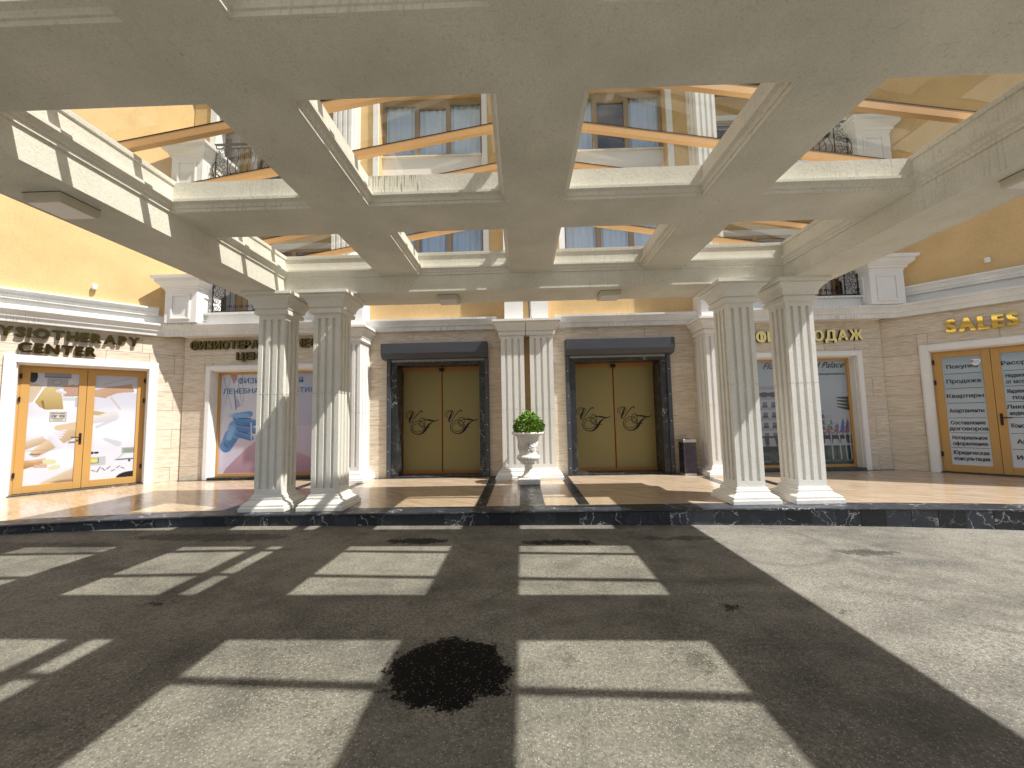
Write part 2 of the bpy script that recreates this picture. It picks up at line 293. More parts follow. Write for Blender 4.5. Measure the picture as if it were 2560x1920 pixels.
# ------------------------------------------------------------------ object helpers
class Fr:
    """wall frame: u along the wall (left to right for the viewer), w outwards, z up"""
    def __init__(s, ox, oy, ux, uy):
        l = math.hypot(ux, uy); s.o = (ox, oy); s.u = (ux/l, uy/l); s.n = (uy/l, -ux/l)
    def p(s, u, w_, z): return (s.o[0]+u*s.u[0]+w_*s.n[0], s.o[1]+u*s.u[1]+w_*s.n[1], z)
    def mat(s, u, w_, z):
        m = Matrix(((s.u[0], -s.n[0], 0), (s.u[1], -s.n[1], 0), (0, 0, 1))).to_4x4(); m.translation = Vector(s.p(u, w_, z)); return m
WORLD = Fr(0, 0, 1, 0)                      # w = -y
class MB:
    def __init__(s): s.v = []; s.f = []; s.mi = []
    def quad(s, *p, m=0):
        k = len(s.v); s.v += [tuple(q) for q in p]; s.f.append(tuple(range(k, k+len(p)))); s.mi.append(m)
    def hexa(s, P, m=0):
        k = len(s.v); s.v += [tuple(q) for q in P]
        for f in ((0, 3, 2, 1), (4, 5, 6, 7), (0, 1, 5, 4), (1, 2, 6, 5), (2, 3, 7, 6), (3, 0, 4, 7)): s.f.append(tuple(k+i for i in f)); s.mi.append(m)
    def box(s, x0, x1, y0, y1, z0, z1, m=0):
        s.hexa([(x0, y0, z0), (x1, y0, z0), (x1, y1, z0), (x0, y1, z0), (x0, y0, z1), (x1, y0, z1), (x1, y1, z1), (x0, y1, z1)], m)
    def fbox(s, F, u0_, u1, w0, w1, z0, z1, m=0):      # w0 = back, w1 = front
        a = [F.p(u0_, w1, z0), F.p(u1, w1, z0), F.p(u1, w0, z0), F.p(u0_, w0, z0)]
        s.hexa(a+[(x, y, z1) for x, y, _ in a], m)
    def prism(s, pts, z0, z1, caps=True, m=0):          # ccw plan polygon
        k = len(s.v); n = len(pts); s.v += [(x, y, z0) for x, y in pts]+[(x, y, z1) for x, y in pts]
        for i in range(n):
            j = (i+1) % n; s.f.append((k+i, k+j, k+n+j, k+n+i)); s.mi.append(m)
        if caps: s.f.append(tuple(k+n+i for i in range(n))); s.mi.append(m); s.f.append(tuple(k+n-1-i for i in range(n))); s.mi.append(m)
    def rings(s, rings, closed=True, caps=True, m=0):
        k = len(s.v); n = len(rings[0])
        for r in rings: s.v += [tuple(p) for p in r]
        for a in range(len(rings)-1):
            for i in range(n if closed else n-1):
                j = (i+1) % n; s.f.append((k+a*n+i, k+a*n+j, k+(a+1)*n+j, k+(a+1)*n+i)); s.mi.append(m)
        if caps and closed:
            s.f.append(tuple(k+n-1-i for i in range(n))); s.mi.append(m)
            q = k+(len(rings)-1)*n; s.f.append(tuple(q+i for i in range(n))); s.mi.append(m)
    def sq(s, cx, cy, hx, hy, prof, m=0):               # square lathe: prof = [(offset, z)...] bottom to top
        s.rings([[(cx-hx-d, cy-hy-d, z), (cx+hx+d, cy-hy-d, z), (cx+hx+d, cy+hy+d, z), (cx-hx-d, cy+hy+d, z)] for d, z in prof], m=m)
    def lathe(s, cx, cy, prof, n=32, rf=None, m=0):
        s.rings([[(cx+(r if rf is None else rf(r, z, 2*math.pi*i/n))*math.cos(2*math.pi*i/n), cy+(r if rf is None else rf(r, z, 2*math.pi*i/n))*math.sin(2*math.pi*i/n), z) for i in range(n)] for r, z in prof], m=m)
    def tube(s, pts, r, n=6, m=0):
        pts = [Vector(p) for p in pts]; R_ = []
        for i, p in enumerate(pts):
            t = (pts[min(i+1, len(pts)-1)]-pts[max(i-1, 0)]).normalized(); a = t.orthogonal().normalized() if i == 0 else (a-t*a.dot(t)).normalized()
            b = t.cross(a); R_.append([p+(a*math.cos(2*math.pi*k/n)+b*math.sin(2*math.pi*k/n))*r for k in range(n)])
        s.rings(R_, m=m)
    def sweep(s, path, prof, m=0, closed=False, flip=1):
        """profile [(out, z)] swept along a plan path; out is to the right of travel (times flip)"""
        n = len(path); P = [Vector(p) for p in path]; R_ = []
        for i in range(n):
            if closed: a = (P[i]-P[i-1]).normalized(); b = (P[(i+1) % n]-P[i]).normalized()
            else:
                a = (P[i]-P[i-1]).normalized() if i else (P[1]-P[0]).normalized(); b = (P[i+1]-P[i]).normalized() if i < n-1 else a
            na = Vector((a.y, -a.x)); nb = Vector((b.y, -b.x)); q = (na+nb); q = q/max(.2, q.dot(na)) if q.length > 1e-6 else na
            R_.append([(P[i].x+q.x*d*flip, P[i].y+q.y*d*flip, z) for d, z in prof])
        if closed: R_.append(R_[0])
        k = len(s.v); c = len(prof)
        for r in R_: s.v += r
        for a in range(len(R_)-1):
            for i in range(c-1):
                f = (k+a*c+i, k+(a+1)*c+i, k+(a+1)*c+i+1, k+a*c+i+1); s.f.append(f if flip > 0 else f[::-1]); s.mi.append(m)
        if not closed:
            s.f.append(tuple(k+i for i in range(c))); s.mi.append(m); s.f.append(tuple(k+(len(R_)-1)*c+c-1-i for i in range(c))); s.mi.append(m)
    def mesh(s, name, mats, smooth=False):
        me = bpy.data.meshes.new(name); me.from_pydata(s.v, [], s.f)
        for m in (mats if isinstance(mats, (list, tuple)) else [mats]): me.materials.append(MAT[m] if isinstance(m, str) else m)
        me.polygons.foreach_set('material_index', s.mi)
        if smooth: me.polygons.foreach_set('use_smooth', [True]*len(me.polygons))
        bm = bmesh.new(); bm.from_mesh(me); bmesh.ops.recalc_face_normals(bm, faces=bm.faces); bm.to_mesh(me); bm.free()
        return me
    def obj(s, name, mats, parent=None, smooth=False, **k): return link(name, s.mesh(name, mats, smooth), parent, **k)
def link(name, data, parent=None, mw_=None, **k):
    o = bpy.data.objects.new(name, data); COL.objects.link(o)
    if parent: o.parent = parent
    if mw_ is not None: o.matrix_local = mw_
    for a, b in k.items(): o[a] = b
    return o
def thing(name, label, cat, loc=(0, 0, 0), group=None):
    """the empties stay at the origin of the world axes so that children keep world coordinates"""
    o = link(name, None, label=label, category=cat)
    if group: o['group'] = group
    o.empty_display_size = .2
    return o
def bevel(o, wd=.006, seg=2):
    b = o.modifiers.new('b', 'BEVEL'); b.width = wd; b.segments = seg; b.limit_method = 'ANGLE'; b.angle_limit = math.radians(40); return o
def holes(mb, F, u0_, u1, z0, z1, w0, w1, hs, m=0):
    """box wall minus rectangular openings"""
    us = sorted({u0_, u1, *[h[0] for h in hs], *[h[1] for h in hs]}); us = [u for u in us if u0_ <= u <= u1]
    for a, b in zip(us, us[1:]):
        mid = (a+b)/2; cut = sorted([(h[2], h[3]) for h in hs if h[0] < mid < h[1]]); z = z0
        for c, d in cut:
            if c > z: mb.fbox(F, a, b, w0, w1, z, c, m)
            z = max(z, d)
        if z < z1: mb.fbox(F, a, b, w0, w1, z, z1, m)
def text_width(s, h):
    c = bpy.data.curves.new('t', 'FONT'); c.body = s; c.size = h/.73; o = bpy.data.objects.new('t', c); COL.objects.link(o); bpy.context.view_layer.update()
    xs_ = [b[0] for b in o.bound_box]; r = (min(xs_), max(xs_)); bpy.data.objects.remove(o); bpy.data.curves.remove(c); return r
def text_mesh(s, h, bold=0., ext=0., sx=1., shear=0., mats=('text',), bev=0.):
    bars = []
    for i, ch in enumerate(s):          # the built-in font draws this letter badly: an O with an upright
        if ch in 'Фф':
            lo_, hi_ = text_width(s[:i].replace('Ф', 'О').replace('ф', 'о')+('О' if ch == 'Ф' else 'о'), h); r_ = .39*h if ch == 'Ф' else .29*h
            bars.append((hi_-r_*1.02, ch == 'Ф'))
    s = s.replace('Ф', 'О').replace('ф', 'о')
    c = bpy.data.curves.new('t', 'FONT'); c.body = s; c.size = h/.73; c.extrude = ext; c.shear = shear; c.resolution_u = 4
    if bev: c.bevel_depth = bev; c.bevel_resolution = 1
    o = bpy.data.objects.new('t', c); COL.objects.link(o); dg = bpy.context.evaluated_depsgraph_get()
    me = bpy.data.meshes.new_from_object(o.evaluated_get(dg)); bpy.data.objects.remove(o); bpy.data.curves.remove(c)
    if bars and len(me.vertices):
        V_ = [tuple(v.co) for v in me.vertices]; F_ = [tuple(p.vertices) for p in me.polygons]
        for x_, big in bars:
            t_ = h*.06; y0_, y1_ = (-h*.04, h*1.04) if big else (-h*.28, h*1.02); k = len(V_); z_ = ext+.0004
            V_ += [(x_-t_, y0_, z_), (x_+t_, y0_, z_), (x_+t_, y1_, z_), (x_-t_, y1_, z_)]; F_.append((k, k+1, k+2, k+3))
            if ext:
                V_ += [(x_-t_, y0_, -ext), (x_+t_, y0_, -ext), (x_+t_, y1_, -ext), (x_-t_, y1_, -ext)]
                F_ += [(k+1, k, k+4, k+5), (k+2, k+1, k+5, k+6), (k+3, k+2, k+6, k+7), (k, k+3, k+7, k+4)]
        bpy.data.meshes.remove(me); me = bpy.data.meshes.new('lettering'); me.from_pydata(V_, [], F_); me.update()
    if bold and len(me.vertices):       # embolden: slightly shifted copies, each a little lower than the last
        v0 = [tuple(v.co) for v in me.vertices]; f0 = [tuple(p.vertices) for p in me.polygons]; V_ = []; F_ = []
        for k, (dx, dy) in enumerate(((0, 0), (bold, 0), (-bold, 0), (bold*.6, bold*.45), (-bold*.6, bold*.45), (bold*.6, -bold*.45), (-bold*.6, -bold*.45))):
            o_ = len(V_); V_ += [(x+dx, y+dy, z-.0003*k) for x, y, z in v0]; F_ += [tuple(i+o_ for i in f) for f in f0]
        bpy.data.meshes.remove(me); me = bpy.data.meshes.new('lettering'); me.from_pydata(V_, [], F_); me.update()
    if len(me.vertices):
        co = np.empty(len(me.vertices)*3); me.vertices.foreach_get('co', co); co = co.reshape(-1, 3); co[:, 0] -= co[:, 0].min(); co[:, 0] *= sx
        me.vertices.foreach_set('co', co.ravel()); me.update(); wd = float(co[:, 0].max())
    else: wd = h*.4
    me.materials.clear()
    for m in mats: me.materials.append(MAT[m])
    if len(mats) > 1 and ext:
        for p in me.polygons: p.material_index = 0 if p.normal.z > .9 else 1
    return me, wd
TXT = Matrix.Rotation(math.pi/2, 4, 'X')      # text plane xy -> xz, facing -y
def put_text(parent, F, s, uc, z, h, width=None, off=.004, name='lettering', **k):
    me, wd = text_mesh(s, h, **k); sc = (width/wd) if width else 1.
    if width and sc > 1.25: sc = 1.
    return link(name, me, parent, F.mat(uc-wd*sc/2, off, z) @ TXT @ Matrix.Diagonal((sc, 1, 1, 1)))

# ------------------------------------------------------------------ ground
def gz(x): return -.213-.0105*max(-12, min(12, x))
mb = MB(); xs = [-400, -60, -20, -12]+list(range(-11, 12))+[12, 20, 60, 400]; ys = [-400, -60, -15, -6, 0, 3, 6, 12, 60, 400]
for i in range(len(xs)-1):
    for j in range(len(ys)-1): mb.quad(*[(x, y, gz(x)) for x, y in ((xs[i], ys[j]), (xs[i+1], ys[j]), (xs[i+1], ys[j+1]), (xs[i], ys[j+1]))])
mb.obj('asphalt_road', 'asphalt', kind='structure')
KP = [(-16, 1.2), (-13.5, 2.9), (-11, 4.25), (-9, 5.12), (-7.43, 5.67), (-6, 5.92), (-4.9, 6.04), (-4, 6.08), (-2, 6.06), (0, 6.06), (2.9, 6.05), (4.3, 5.99), (5.5, 5.9), (6.8, 5.735), (8.5, 5.36), (11, 4.5), (13.5, 3.2), (16, 1.6)]
def resample(P, step):
    out_ = [P[0]]; acc = 0
    for a, b in zip(P, P[1:]):
        l = math.dist(a, b); t = step-acc
        while t < l: out_.append((a[0]+(b[0]-a[0])*t/l, a[1]+(b[1]-a[1])*t/l)); t += step
        acc = l-(t-step)
    return out_
KS = resample(KP, .333)
def offs(P, d):
    r = []
    for i in range(len(P)):
        a = P[max(0, i-1)]; b = P[min(len(P)-1, i+1)]; l = math.dist(a, b); r.append((P[i][0]-(b[1]-a[1])/l*d, P[i][1]+(b[0]-a[0])/l*d))
    return r
IN = offs(KS, .36)
mb = MB()
for a, b in zip(IN, IN[1:]): mb.quad((a[0], a[1], 0), (b[0], b[1], 0), (b[0], 13, 0), (a[0], 13, 0))
plat = mb.obj('terrace_paving', 'tiles', kind='structure')
kerb = link('kerb', None, kind='structure')
F0 = offs(KS, .035)
for i, (a, b) in enumerate(zip(F0, F0[1:])):
    if not -10 < a[0] < 10: continue
    l = math.dist(a, b); F = Fr(a[0], a[1], b[0]-a[0], b[1]-a[1]); t = MB(); jo = random.uniform(-.0025, .0025)
    t.fbox(F, .003, l-.003, -.03, jo, gz(a[0])-.03, -.034); bevel(t.obj('kerb_tile', 'kerbmarble', kerb), .002, 1)
t = MB(); t.sweep(offs(KS, .034), [(0.0, -.5), (-.006, -.001)][::-1]); t.sweep(KS, [(-.005, -.0335), (0.004, -.026), (.008, -.016), (.004, -.004), (-.006, 0), (-.357, 0)])
t.obj('kerb_core', 'kerbmarble', kerb)
t = MB()
for i in range(0, len(KS)-3, 3):
    pass
NB = offs(KS, .0)
for i in range(0, len(KS)-2, 2):
    a, b, c, d = KS[i], KS[min(i+2, len(KS)-1)], IN[min(i+2, len(KS)-1)], IN[i]; m_ = KS[i+1]; n_ = IN[i+1]
    if not -10 < a[0] < 10: continue
    q = MB(); e = .0015
    q.quad((a[0]+e, a[1]+.008, .0022), (m_[0], m_[1]+.008, .0022), (b[0]-e, b[1]+.008, .0022), (c[0]-e, c[1], .0022), (n_[0], n_[1], .0022), (d[0]+e, d[1], .0022)); q.obj('kerb_slab', 'kerbmarble', kerb)
for x0, x1, y1 in ((-.76, -.585, 9.62), (-.06, .135, 8.95), (.139, .34, 8.95), (.86, 1.035, 9.62), (3.86, 4.05, 8.95), (4.78, 4.95, 9.6), (-4.79, -4.6, 9.7), (-3.66, -3.5, 8.95)):
    t = MB(); t.quad((x0, 6.44, .004), (x1, 6.44, .004), (x1, y1, .004), (x0, y1, .004)); t.obj('paving_band', 'marble', plat)
t = MB(); t.quad((-3.6, 9.44, .003), (4.1, 9.44, .003), (4.1, 9.6, .003), (-3.6, 9.6, .003)); t.obj('paving_border', 'marble', plat)
for P in (((-8.35, 9.6), (-4.6, 9.6), (-4.6, 9.75), (-8.42, 9.75)), ((4.7, 9.5), (8.5, 9.5), (8.58, 9.62), (4.7, 9.62))):
    t = MB(); t.quad(*[(x, y, .003) for x, y in P]); t.obj('paving_border', 'marble', plat)

# ------------------------------------------------------------------ building
B = thing('hotel_building', 'ochre and white stuccoed hotel front with travertine ground floor, curving round the forecourt', 'building')
FL = Fr(-8.41, 9.80, .673, .740)            # left angled wall, u < 0
FR_ = Fr(8.58, 9.65, .679, -.734)           # right angled wall, u > 0
FC = Fr(0, 9.6, 1, 0); FWL = Fr(0, 9.75, 1, 0); FWR = Fr(0, 9.62, 1, 0)
D1 = (-3.13, -.86); D2 = (1.16, 3.46)
W1L, W1R, W2L, W2R = -3.47, -.85, 1.15, 3.78
JZ = [0, .335, .79, 1.245, 1.70, 2.155, 2.61, 3.065, 3.52]
slabcache = {}
def slab(F, u0_, u1, z0, z1):
    g = .003; W = round(u1-u0_-2*g, 3); H = round(z1-z0-2*g, 3)
    if W < .012 or H < .012: return
    if (W, H) not in slabcache:
        q = MB(); q.hexa([(0, 0, 0), (W, 0, 0), (W, .03, 0), (0, .03, 0), (0, 0, H), (W, 0, H), (W, .03, H), (0, .03, H)]); slabcache[(W, H)] = q.mesh('stone_slab', 'trav')
    link('stone_slab', slabcache[(W, H)], B, F.mat(u0_+g, random.uniform(-.0015, .0015), z0+g))
def clad(F, u0_, u1, hs, lw=1.12, ztop=3.52):
    for r, (a, b) in enumerate(zip(JZ, JZ[1:])):
        b = min(b, ztop); u = u0_-(.0 if r % 2 else lw*.5)
        while u < u1:
            x0, x1 = max(u, u0_), min(u+lw, u1); u += lw
            if x1-x0 < .02: continue
            R_ = [(x0, x1, a, b)]
            for h in hs:
                N = []
                for (p, q, c, d) in R_:
                    if h[0] >= q or h[1] <= p or h[2] >= d or h[3] <= c: N.append((p, q, c, d)); continue
                    if p < h[0]: N.append((p, h[0], c, d))
                    if h[1] < q: N.append((h[1], q, c, d))
                    if h[3] < d: N.append((max(p, h[0]), min(q, h[1]), h[3], d))
                    if c < h[2]: N.append((max(p, h[0]), min(q, h[1]), c, h[2]))
                R_ = N
            for (p, q, c, d) in R_: slab(F, p, q, c, d)
# structural walls (behind the cladding) and upper ochre walls
mb = MB()
holes(mb, FC, -4.0, 4.5, -.3, 3.6, -.9, -.028, [(D1[0], D1[1], -.3, 2.82), (D2[0], D2[1], -.3, 2.82)])
holes(mb, FWL, -8.36, -4.0, -.3, 3.6, -.5, -.028, [(-7.67, -5.05, .0, 2.67)])
holes(mb, FWR, 4.5, 8.56, -.3, 3.6, -.5, -.028, [(5.05, 7.93, .0, 2.66)])
holes(mb, FL, -9.0, .02, -.3, 4.02, -.5, -.028, [(-2.66, -.665, 0, 2.68)])
holes(mb, FR_, -.02, 3.54, -.3, 4.0, -.5, -.028, [(.77, 2.51, 0, 2.65)])
mb.obj('backing_wall', 'white', B)
clad(FC, -3.72, 4.2, [(-3.22, -.77, 0, 2.84), (1.07, 3.55, 0, 2.84), (-.44, .75, 0, 3.3)])
clad(FWL, -8.39, -4.05, [(-7.67, -5.05, 0, 2.67)], 1.05)
clad(FWR, 4.6, 8.56, [(5.05, 7.93, 0, 2.66)], 1.05)
clad(FL, -5.6, 0, [(-2.66, -.665, 0, 2.68)], 1.2)
clad(FR_, 0, 3.54, [(.77, 2.51, 0, 2.65)], 1.2)
mb = MB(); mb.fbox(FL, -9, .02, -.3, 0, 4.02, 12.3); mb.obj('ochre_wall', 'yellow', B); mb = MB(); mb.fbox(FR_, -.02, 3.54, -.3, 0, 4.0, 11.2); mb.obj('ochre_wall', 'yellow', B)
mb = MB()
holes(mb, FC, -4.0, 4.35, 3.6, 12.3, -.32, 0, [(W1L, W1R, 4.45, 6.42), (W2L, W2R, 4.45, 6.42), (W1L, W1R, 7.45, 9.75), (W2L, W2R, 7.45, 9.75)])
mb.obj('ochre_wall', 'yellow', B)
# right wing beyond the frame, and left wing: closes the forecourt and throws the shade
e = FR_.p(3.54, 0, 0); FW2 = Fr(e[0], e[1], .91, -.42); mb = MB(); mb.fbox(FW2, 0, 13, -1, 0, -.3, 11.2)
mb.obj('wing_wall', 'yellow', B)
# balcony recess: back walls, side walls, floors, ceilings, jambs
for x0, x1 in ((-8.9, -3.9), (4.2, 9.1)):
    for zf in (3.85, 7.18):
        mb = MB(); mb.box(x0, x1, 10.8, 11.1, zf, zf+3.1); mb.obj('recess_wall', 'yellow', B)
    xs_ = x0 if x0 < 0 else x1; mb = MB(); mb.box(xs_-.1, xs_+.1, 9.95, 10.799, 3.85, 10.3); mb.obj('recess_side', 'yellow', B)
    for zf in (3.60, 6.95, 10.28): mb = MB(); mb.box(x0-.1, x1+.1, 9.6, 10.8, zf, zf+.22); mb.obj('balcony_slab', 'soffitwood', B)
for x0, x1, j0, j1, y in ((-8.41, -7.94, -7.95, -7.79, 9.76), (8.22, 8.62, 8.08, 8.23, 9.68)):
    mb = MB(); mb.box(x0, x1, y, y+.25, 4.02, 12.3 if x0 < 0 else 11.2); mb.obj('wall_return', 'yellow', B)
    mb = MB(); mb.box(j0, j1, y-.05, y+.28, 4.046, 12.2 if x0 < 0 else 11.1); mb.obj('jamb', 'white', B)
for (x0, x1) in ((-8.85, -8.14), (-7.35, -5.1), (5.3, 7.5), (8.38, 9.05)):
    for zf in (3.85, 7.18):
        fr = MB(); holes(fr, Fr(0, 10.8, 1, 0), x0-.2, x1+.2, zf, zf+2.5, .001, .05, [(x0, x1, zf, zf+2.3)]); wd = fr.obj('balcony_door', 'white', B)
        f2 = MB(); f2.box(x0, x1, 10.72, 10.745, zf+.04, zf+2.3); f2.obj('pane', 'winglass', wd)
        f3 = MB(); holes(f3, Fr(0, 10.75, 1, 0), x0, x1, zf, zf+2.3, .0, .06, [(x0+.07, (x0+x1)/2-.05, zf+.1, zf+2.22), ((x0+x1)/2+.05, x1-.07, zf+.1, zf+2.22)]); f3.obj('frame', 'winframe', wd)
        f4 = MB(); f4.box(x0, x1, 10.765, 10.795, zf, zf+2.3); f4.obj('curtain', 'dark', wd)  # flat near-black sheet in place of the unlit room behind the pane
# cornices
PROF = [(0, 3.50), (.10, 3.50), (.115, 3.585), (.13, 3.60), (.15, 3.605), (.155, 3.64), (.185, 3.69), (.215, 3.725), (.225, 3.73), (.225, 3.775), (0, 3.795)]
def isect(F, w_, y):         # point of wall line (offset w_) at given y
    u = (y-F.o[1]-w_*F.n[1])/F.u[1]; p = F.p(u, w_, 0); return (p[0], p[1])
mb = MB(); mb.sweep([(-3.98, 9.6), (-.55, 9.6)], PROF); mb.sweep([(.85, 9.6), (4.2, 9.6)], PROF); mb.obj('cornice', 'cornice', B)
pl = isect(FL, .04, 9.48); pr = isect(FR_, .04, 9.42)
farL = FL.p(-9, .04, 0)[:2]; farR = FR_.p(3.5, .04, 0)[:2]
mb = MB(); mb.sweep([farL, pl, (-4.05, 9.48)], [(a, z-.005) for a, z in PROF]); mb.obj('cornice', 'cornice', B)
mb = MB(); mb.sweep([(4.5, 9.42), pr, farR], [(a, z-.005) for a, z in PROF]); mb.obj('cornice', 'cornice', B)
P2 = [(0, 3.98), (.03, 3.98), (.035, 4.02), (.06, 4.045), (.065, 4.09), (.10, 4.13), (.125, 4.14), (.125, 4.18), (0, 4.20)]
mb = MB(); mb.sweep([farL, FL.p(-.55, .0, 0)[:2]], P2); mb.obj('upper_cornice', 'cornice', B)
mb = MB(); mb.sweep([FR_.p(.5, .0, 0)[:2], farR], P2); mb.obj('upper_cornice', 'cornice', B)
# soffit fill below the side cornices (cream underside) and parapets of the balconies
for nm, mt, bb in (('cornice_soffit', 'white', (-8.3, -4.05, 9.48, 9.78, 3.505, 3.60)), ('cornice_soffit', 'white', (4.5, 8.5, 9.42, 9.65, 3.505, 3.60)),
    ('parapet', 'white', (-8.2, -4.3, 9.47, 9.62, 3.601, 4.0)), ('parapet', 'white', (4.5, 8.4, 9.41, 9.56, 3.601, 4.0)), ('parapet', 'white', (-8.2, -4.3, 9.47, 9.62, 6.95, 7.33)), ('parapet', 'white', (4.5, 8.4, 9.41, 9.56, 6.95, 7.33)),
    ('parapet_coping', 'cornice', (-7.75, -4.3, 9.36, 9.9, 4.001, 4.045)), ('parapet_coping', 'cornice', (4.5, 8.1, 9.32, 9.8, 4.001, 4.045)), ('parapet_coping', 'cornice', (-7.75, -4.3, 9.36, 9.9, 7.331, 7.375)), ('parapet_coping', 'cornice', (4.5, 8.1, 9.32, 9.8, 7.331, 7.375))):
    mb = MB(); mb.box(*bb); mb.obj(nm, mt, B)
# pedestals with moulded caps
CAPP = [(-.02, 0), (0.0, 0), (.015, .01), (.015, .05), (.05, .06), (.055, .10), (.10, .14), (.14, .18), (.15, .19), (.15, .25), (.20, .265), (.21, .33)]
for cx, yf in ((-8.07, 9.2), (8.41, 9.16)):
    for dz in (0, 3.33):
        mb = MB(); h = .385; mb.box(cx-h, cx+h, yf, yf+2*h, 3.78+dz, 4.55+dz); mb.sq(cx, yf+h, h, h, [(d, 4.55+dz+z) for d, z in CAPP]); pd = mb.obj('pedestal', 'white', B)
        q = MB(); Fp = Fr(0, yf, 1, 0); holes(q, Fp, cx-.24, cx+.24, 3.85+dz, 4.47+dz, 0.001, .03, [(cx-.19, cx+.19, 3.90+dz, 4.42+dz)]); bevel(q.obj('panel_moulding', 'white', pd), .01, 2)
        Fq = Fr(cx+h, yf+h, 0, 1); q = MB(); sgn = 1 if cx < 0 else -1
        Fq = Fr(cx+h*sgn, yf+h, 0, sgn); holes(q, Fq, -.24, .24, 3.85+dz, 4.47+dz, .001, .03, [(-.19, .19, 3.90+dz, 4.42+dz)]); bevel(q.obj('panel_moulding', 'white', pd), .01, 2)

def scroll(mb, x, y, z, r, n=14, turns=1.25, a0=0, sg=1, rr=.006):
    pts = []
    for i in range(n):
        t = i/(n-1); a = a0+sg*t*turns*2*math.pi; q = r*(1-.72*t); pts.append((x+q*math.cos(a), y, z+q*math.sin(a)))
    mb.tube(pts, rr, 5)
def railing(x0, x1, y, z, belly=0.):
    """x0 is the end with the scroll panel"""
    sg = 1 if x1 > x0 else -1; lo, hi = min(x0, x1), max(x0, x1)
    mb = MB(); mb.box(lo, hi, y-.02, y+.02, z+.02, z+.05); mb.box(lo, hi, y-.03, y+.03, z+.98, z+1.01); mb.box(lo, hi, y-.015, y+.015, z+.88, z+.90)
    R_ = mb.obj('balcony_railing', 'iron', B)
    n = int((hi-lo)/.145); bal = MB()
    bal.tube([(0, -belly*math.sin(t/.62*math.pi) if t < .62 else 0, .05+t*.83) for t in [i/9 for i in range(10)]], .009, 5)
    for s_ in (-1, 1): bal.tube([(0, -belly*.7, .12), (s_*.03, -belly*.9-.005, .19), (s_*.05, -belly-.01, .17), (s_*.045, -belly, .12)], .008, 4); bal.tube([(0, 0, .60), (s_*.045, 0, .66), (s_*.055, 0, .76), (s_*.02, 0, .86)], .005, 4)
    me = bal.mesh('baluster', 'iron')
    for i in range(n+1):
        if i in (1, 2): continue
        link('baluster', me, R_, Matrix.Translation((x0+sg*(.02+(hi-lo-.04)*i/n), y, z)))
    sc = MB(); xa = x0+sg*.17
    for k in range(5):
        scroll(sc, xa-.05*sg, y-belly*.5, z+.13+k*.17, .085, a0=math.pi/2*k, sg=1 if k % 2 else -1, rr=.008); scroll(sc, xa+.09*sg, y-belly*.5, z+.2+k*.16, .075, a0=math.pi*k, sg=-1 if k % 2 else 1, rr=.008)
    for a in (.03, .33): sc.box(x0+sg*a-.009, x0+sg*a+.009, y-.01, y+.01, z, z+.95)
    sc.obj('scroll_panel', 'iron', R_)
railing(-7.56, -4.45, 9.5, 4.06); railing(8.02, 4.7, 9.45, 4.06)
railing(-7.56, -4.45, 9.42, 7.36, .10); railing(8.02, 4.7, 9.38, 7.36, .10)
# fluted shafts
def plan(x0, x1, y0, y1, nf, sides, fw_=.053, dp=.042):
    """ccw plan with notches on the chosen sides (f front, r right, b back, l left)"""
    def side(a, b, on):
        a, b = Vector(a), Vector(b); t = (b-a).normalized(); n_ = Vector((-t.y, t.x)); l = (b-a).length; r = [a]
        if on:
            n = max(1, round((l-.06)/.111)) if nf is None else nf
            gap = (l-n*fw_)/(n+1)
            for i in range(n):
                s0 = gap+i*(fw_+gap); s1 = s0+fw_
                for s_, d in ((s0, 0), (s0+.003, .85), (s0+.010, 1.), (s1-.010, 1.), (s1-.003, .85), (s1, 0)): r.append(a+t*s_+n_*dp*d)
        return [tuple(p) for p in r]
    c = [(x0, y0), (x1, y0), (x1, y1), (x0, y1)]; P = []
    for k, s_ in enumerate('frbl'): P += side(c[k], c[(k+1) % 4], s_ in sides)
    return P
def shaft(x0, x1, y0, y1, z0, z1, sides, nf=3, seam=None, f0=.095, f1=.07):
    mb = MB(); mb.box(x0, x1, y0, y1, z0, z0+f0); mb.box(x0, x1, y0, y1, z1-f1, z1)
    P = plan(x0, x1, y0, y1, nf, sides)
    if seam:
        mb.prism(P, z0+f0, seam-.0035, False); mb.prism(P, seam+.0035, z1-f1, False); mb.box(x0+.03, x1-.03, y0+.03, y1-.03, seam-.02, seam+.02)
    else: mb.prism(P, z0+f0, z1-f1, False)
    return mb
BASEP = [(.146, 0), (.150, .008), (.150, .062), (.143, .068), (.130, .070), (.130, .105), (.122, .110), (.045, .160), (.045, .195), (.036, .200), (.026, .205), (.026, .226), (.012, .238)]
def capp(z0): return [(.0, z0), (.030, z0+.002), (.052, z0+.014), (.054, z0+.074), (.046, z0+.080), (.030, z0+.082), (.030, z0+.100), (.060, z0+.104), (.064, z0+.128), (.072, z0+.160), (.088, z0+.195), (.114, z0+.228), (.146, z0+.252), (.160, z0+.262), (.160, z0+.280), (.150, z0+.284), (.150, z0+.294), (.186, z0+.298), (.192, z0+.304), (.192, z0+.351)]
def pilaster(x0, x1, yf, yb, ztop, sides, parts=True, nf=3, z0=0.0):
    mb = shaft(x0, x1, yf, yb, z0+.238, ztop, sides, nf, 1.55); P = mb.obj('pilaster', 'white', B)
    return P
pilaster(-4.09, -3.66, 9.02, 9.7, 3.18, 'frl'); pilaster(4.17, 4.60, 9.02, 9.7, 3.18, 'frl')
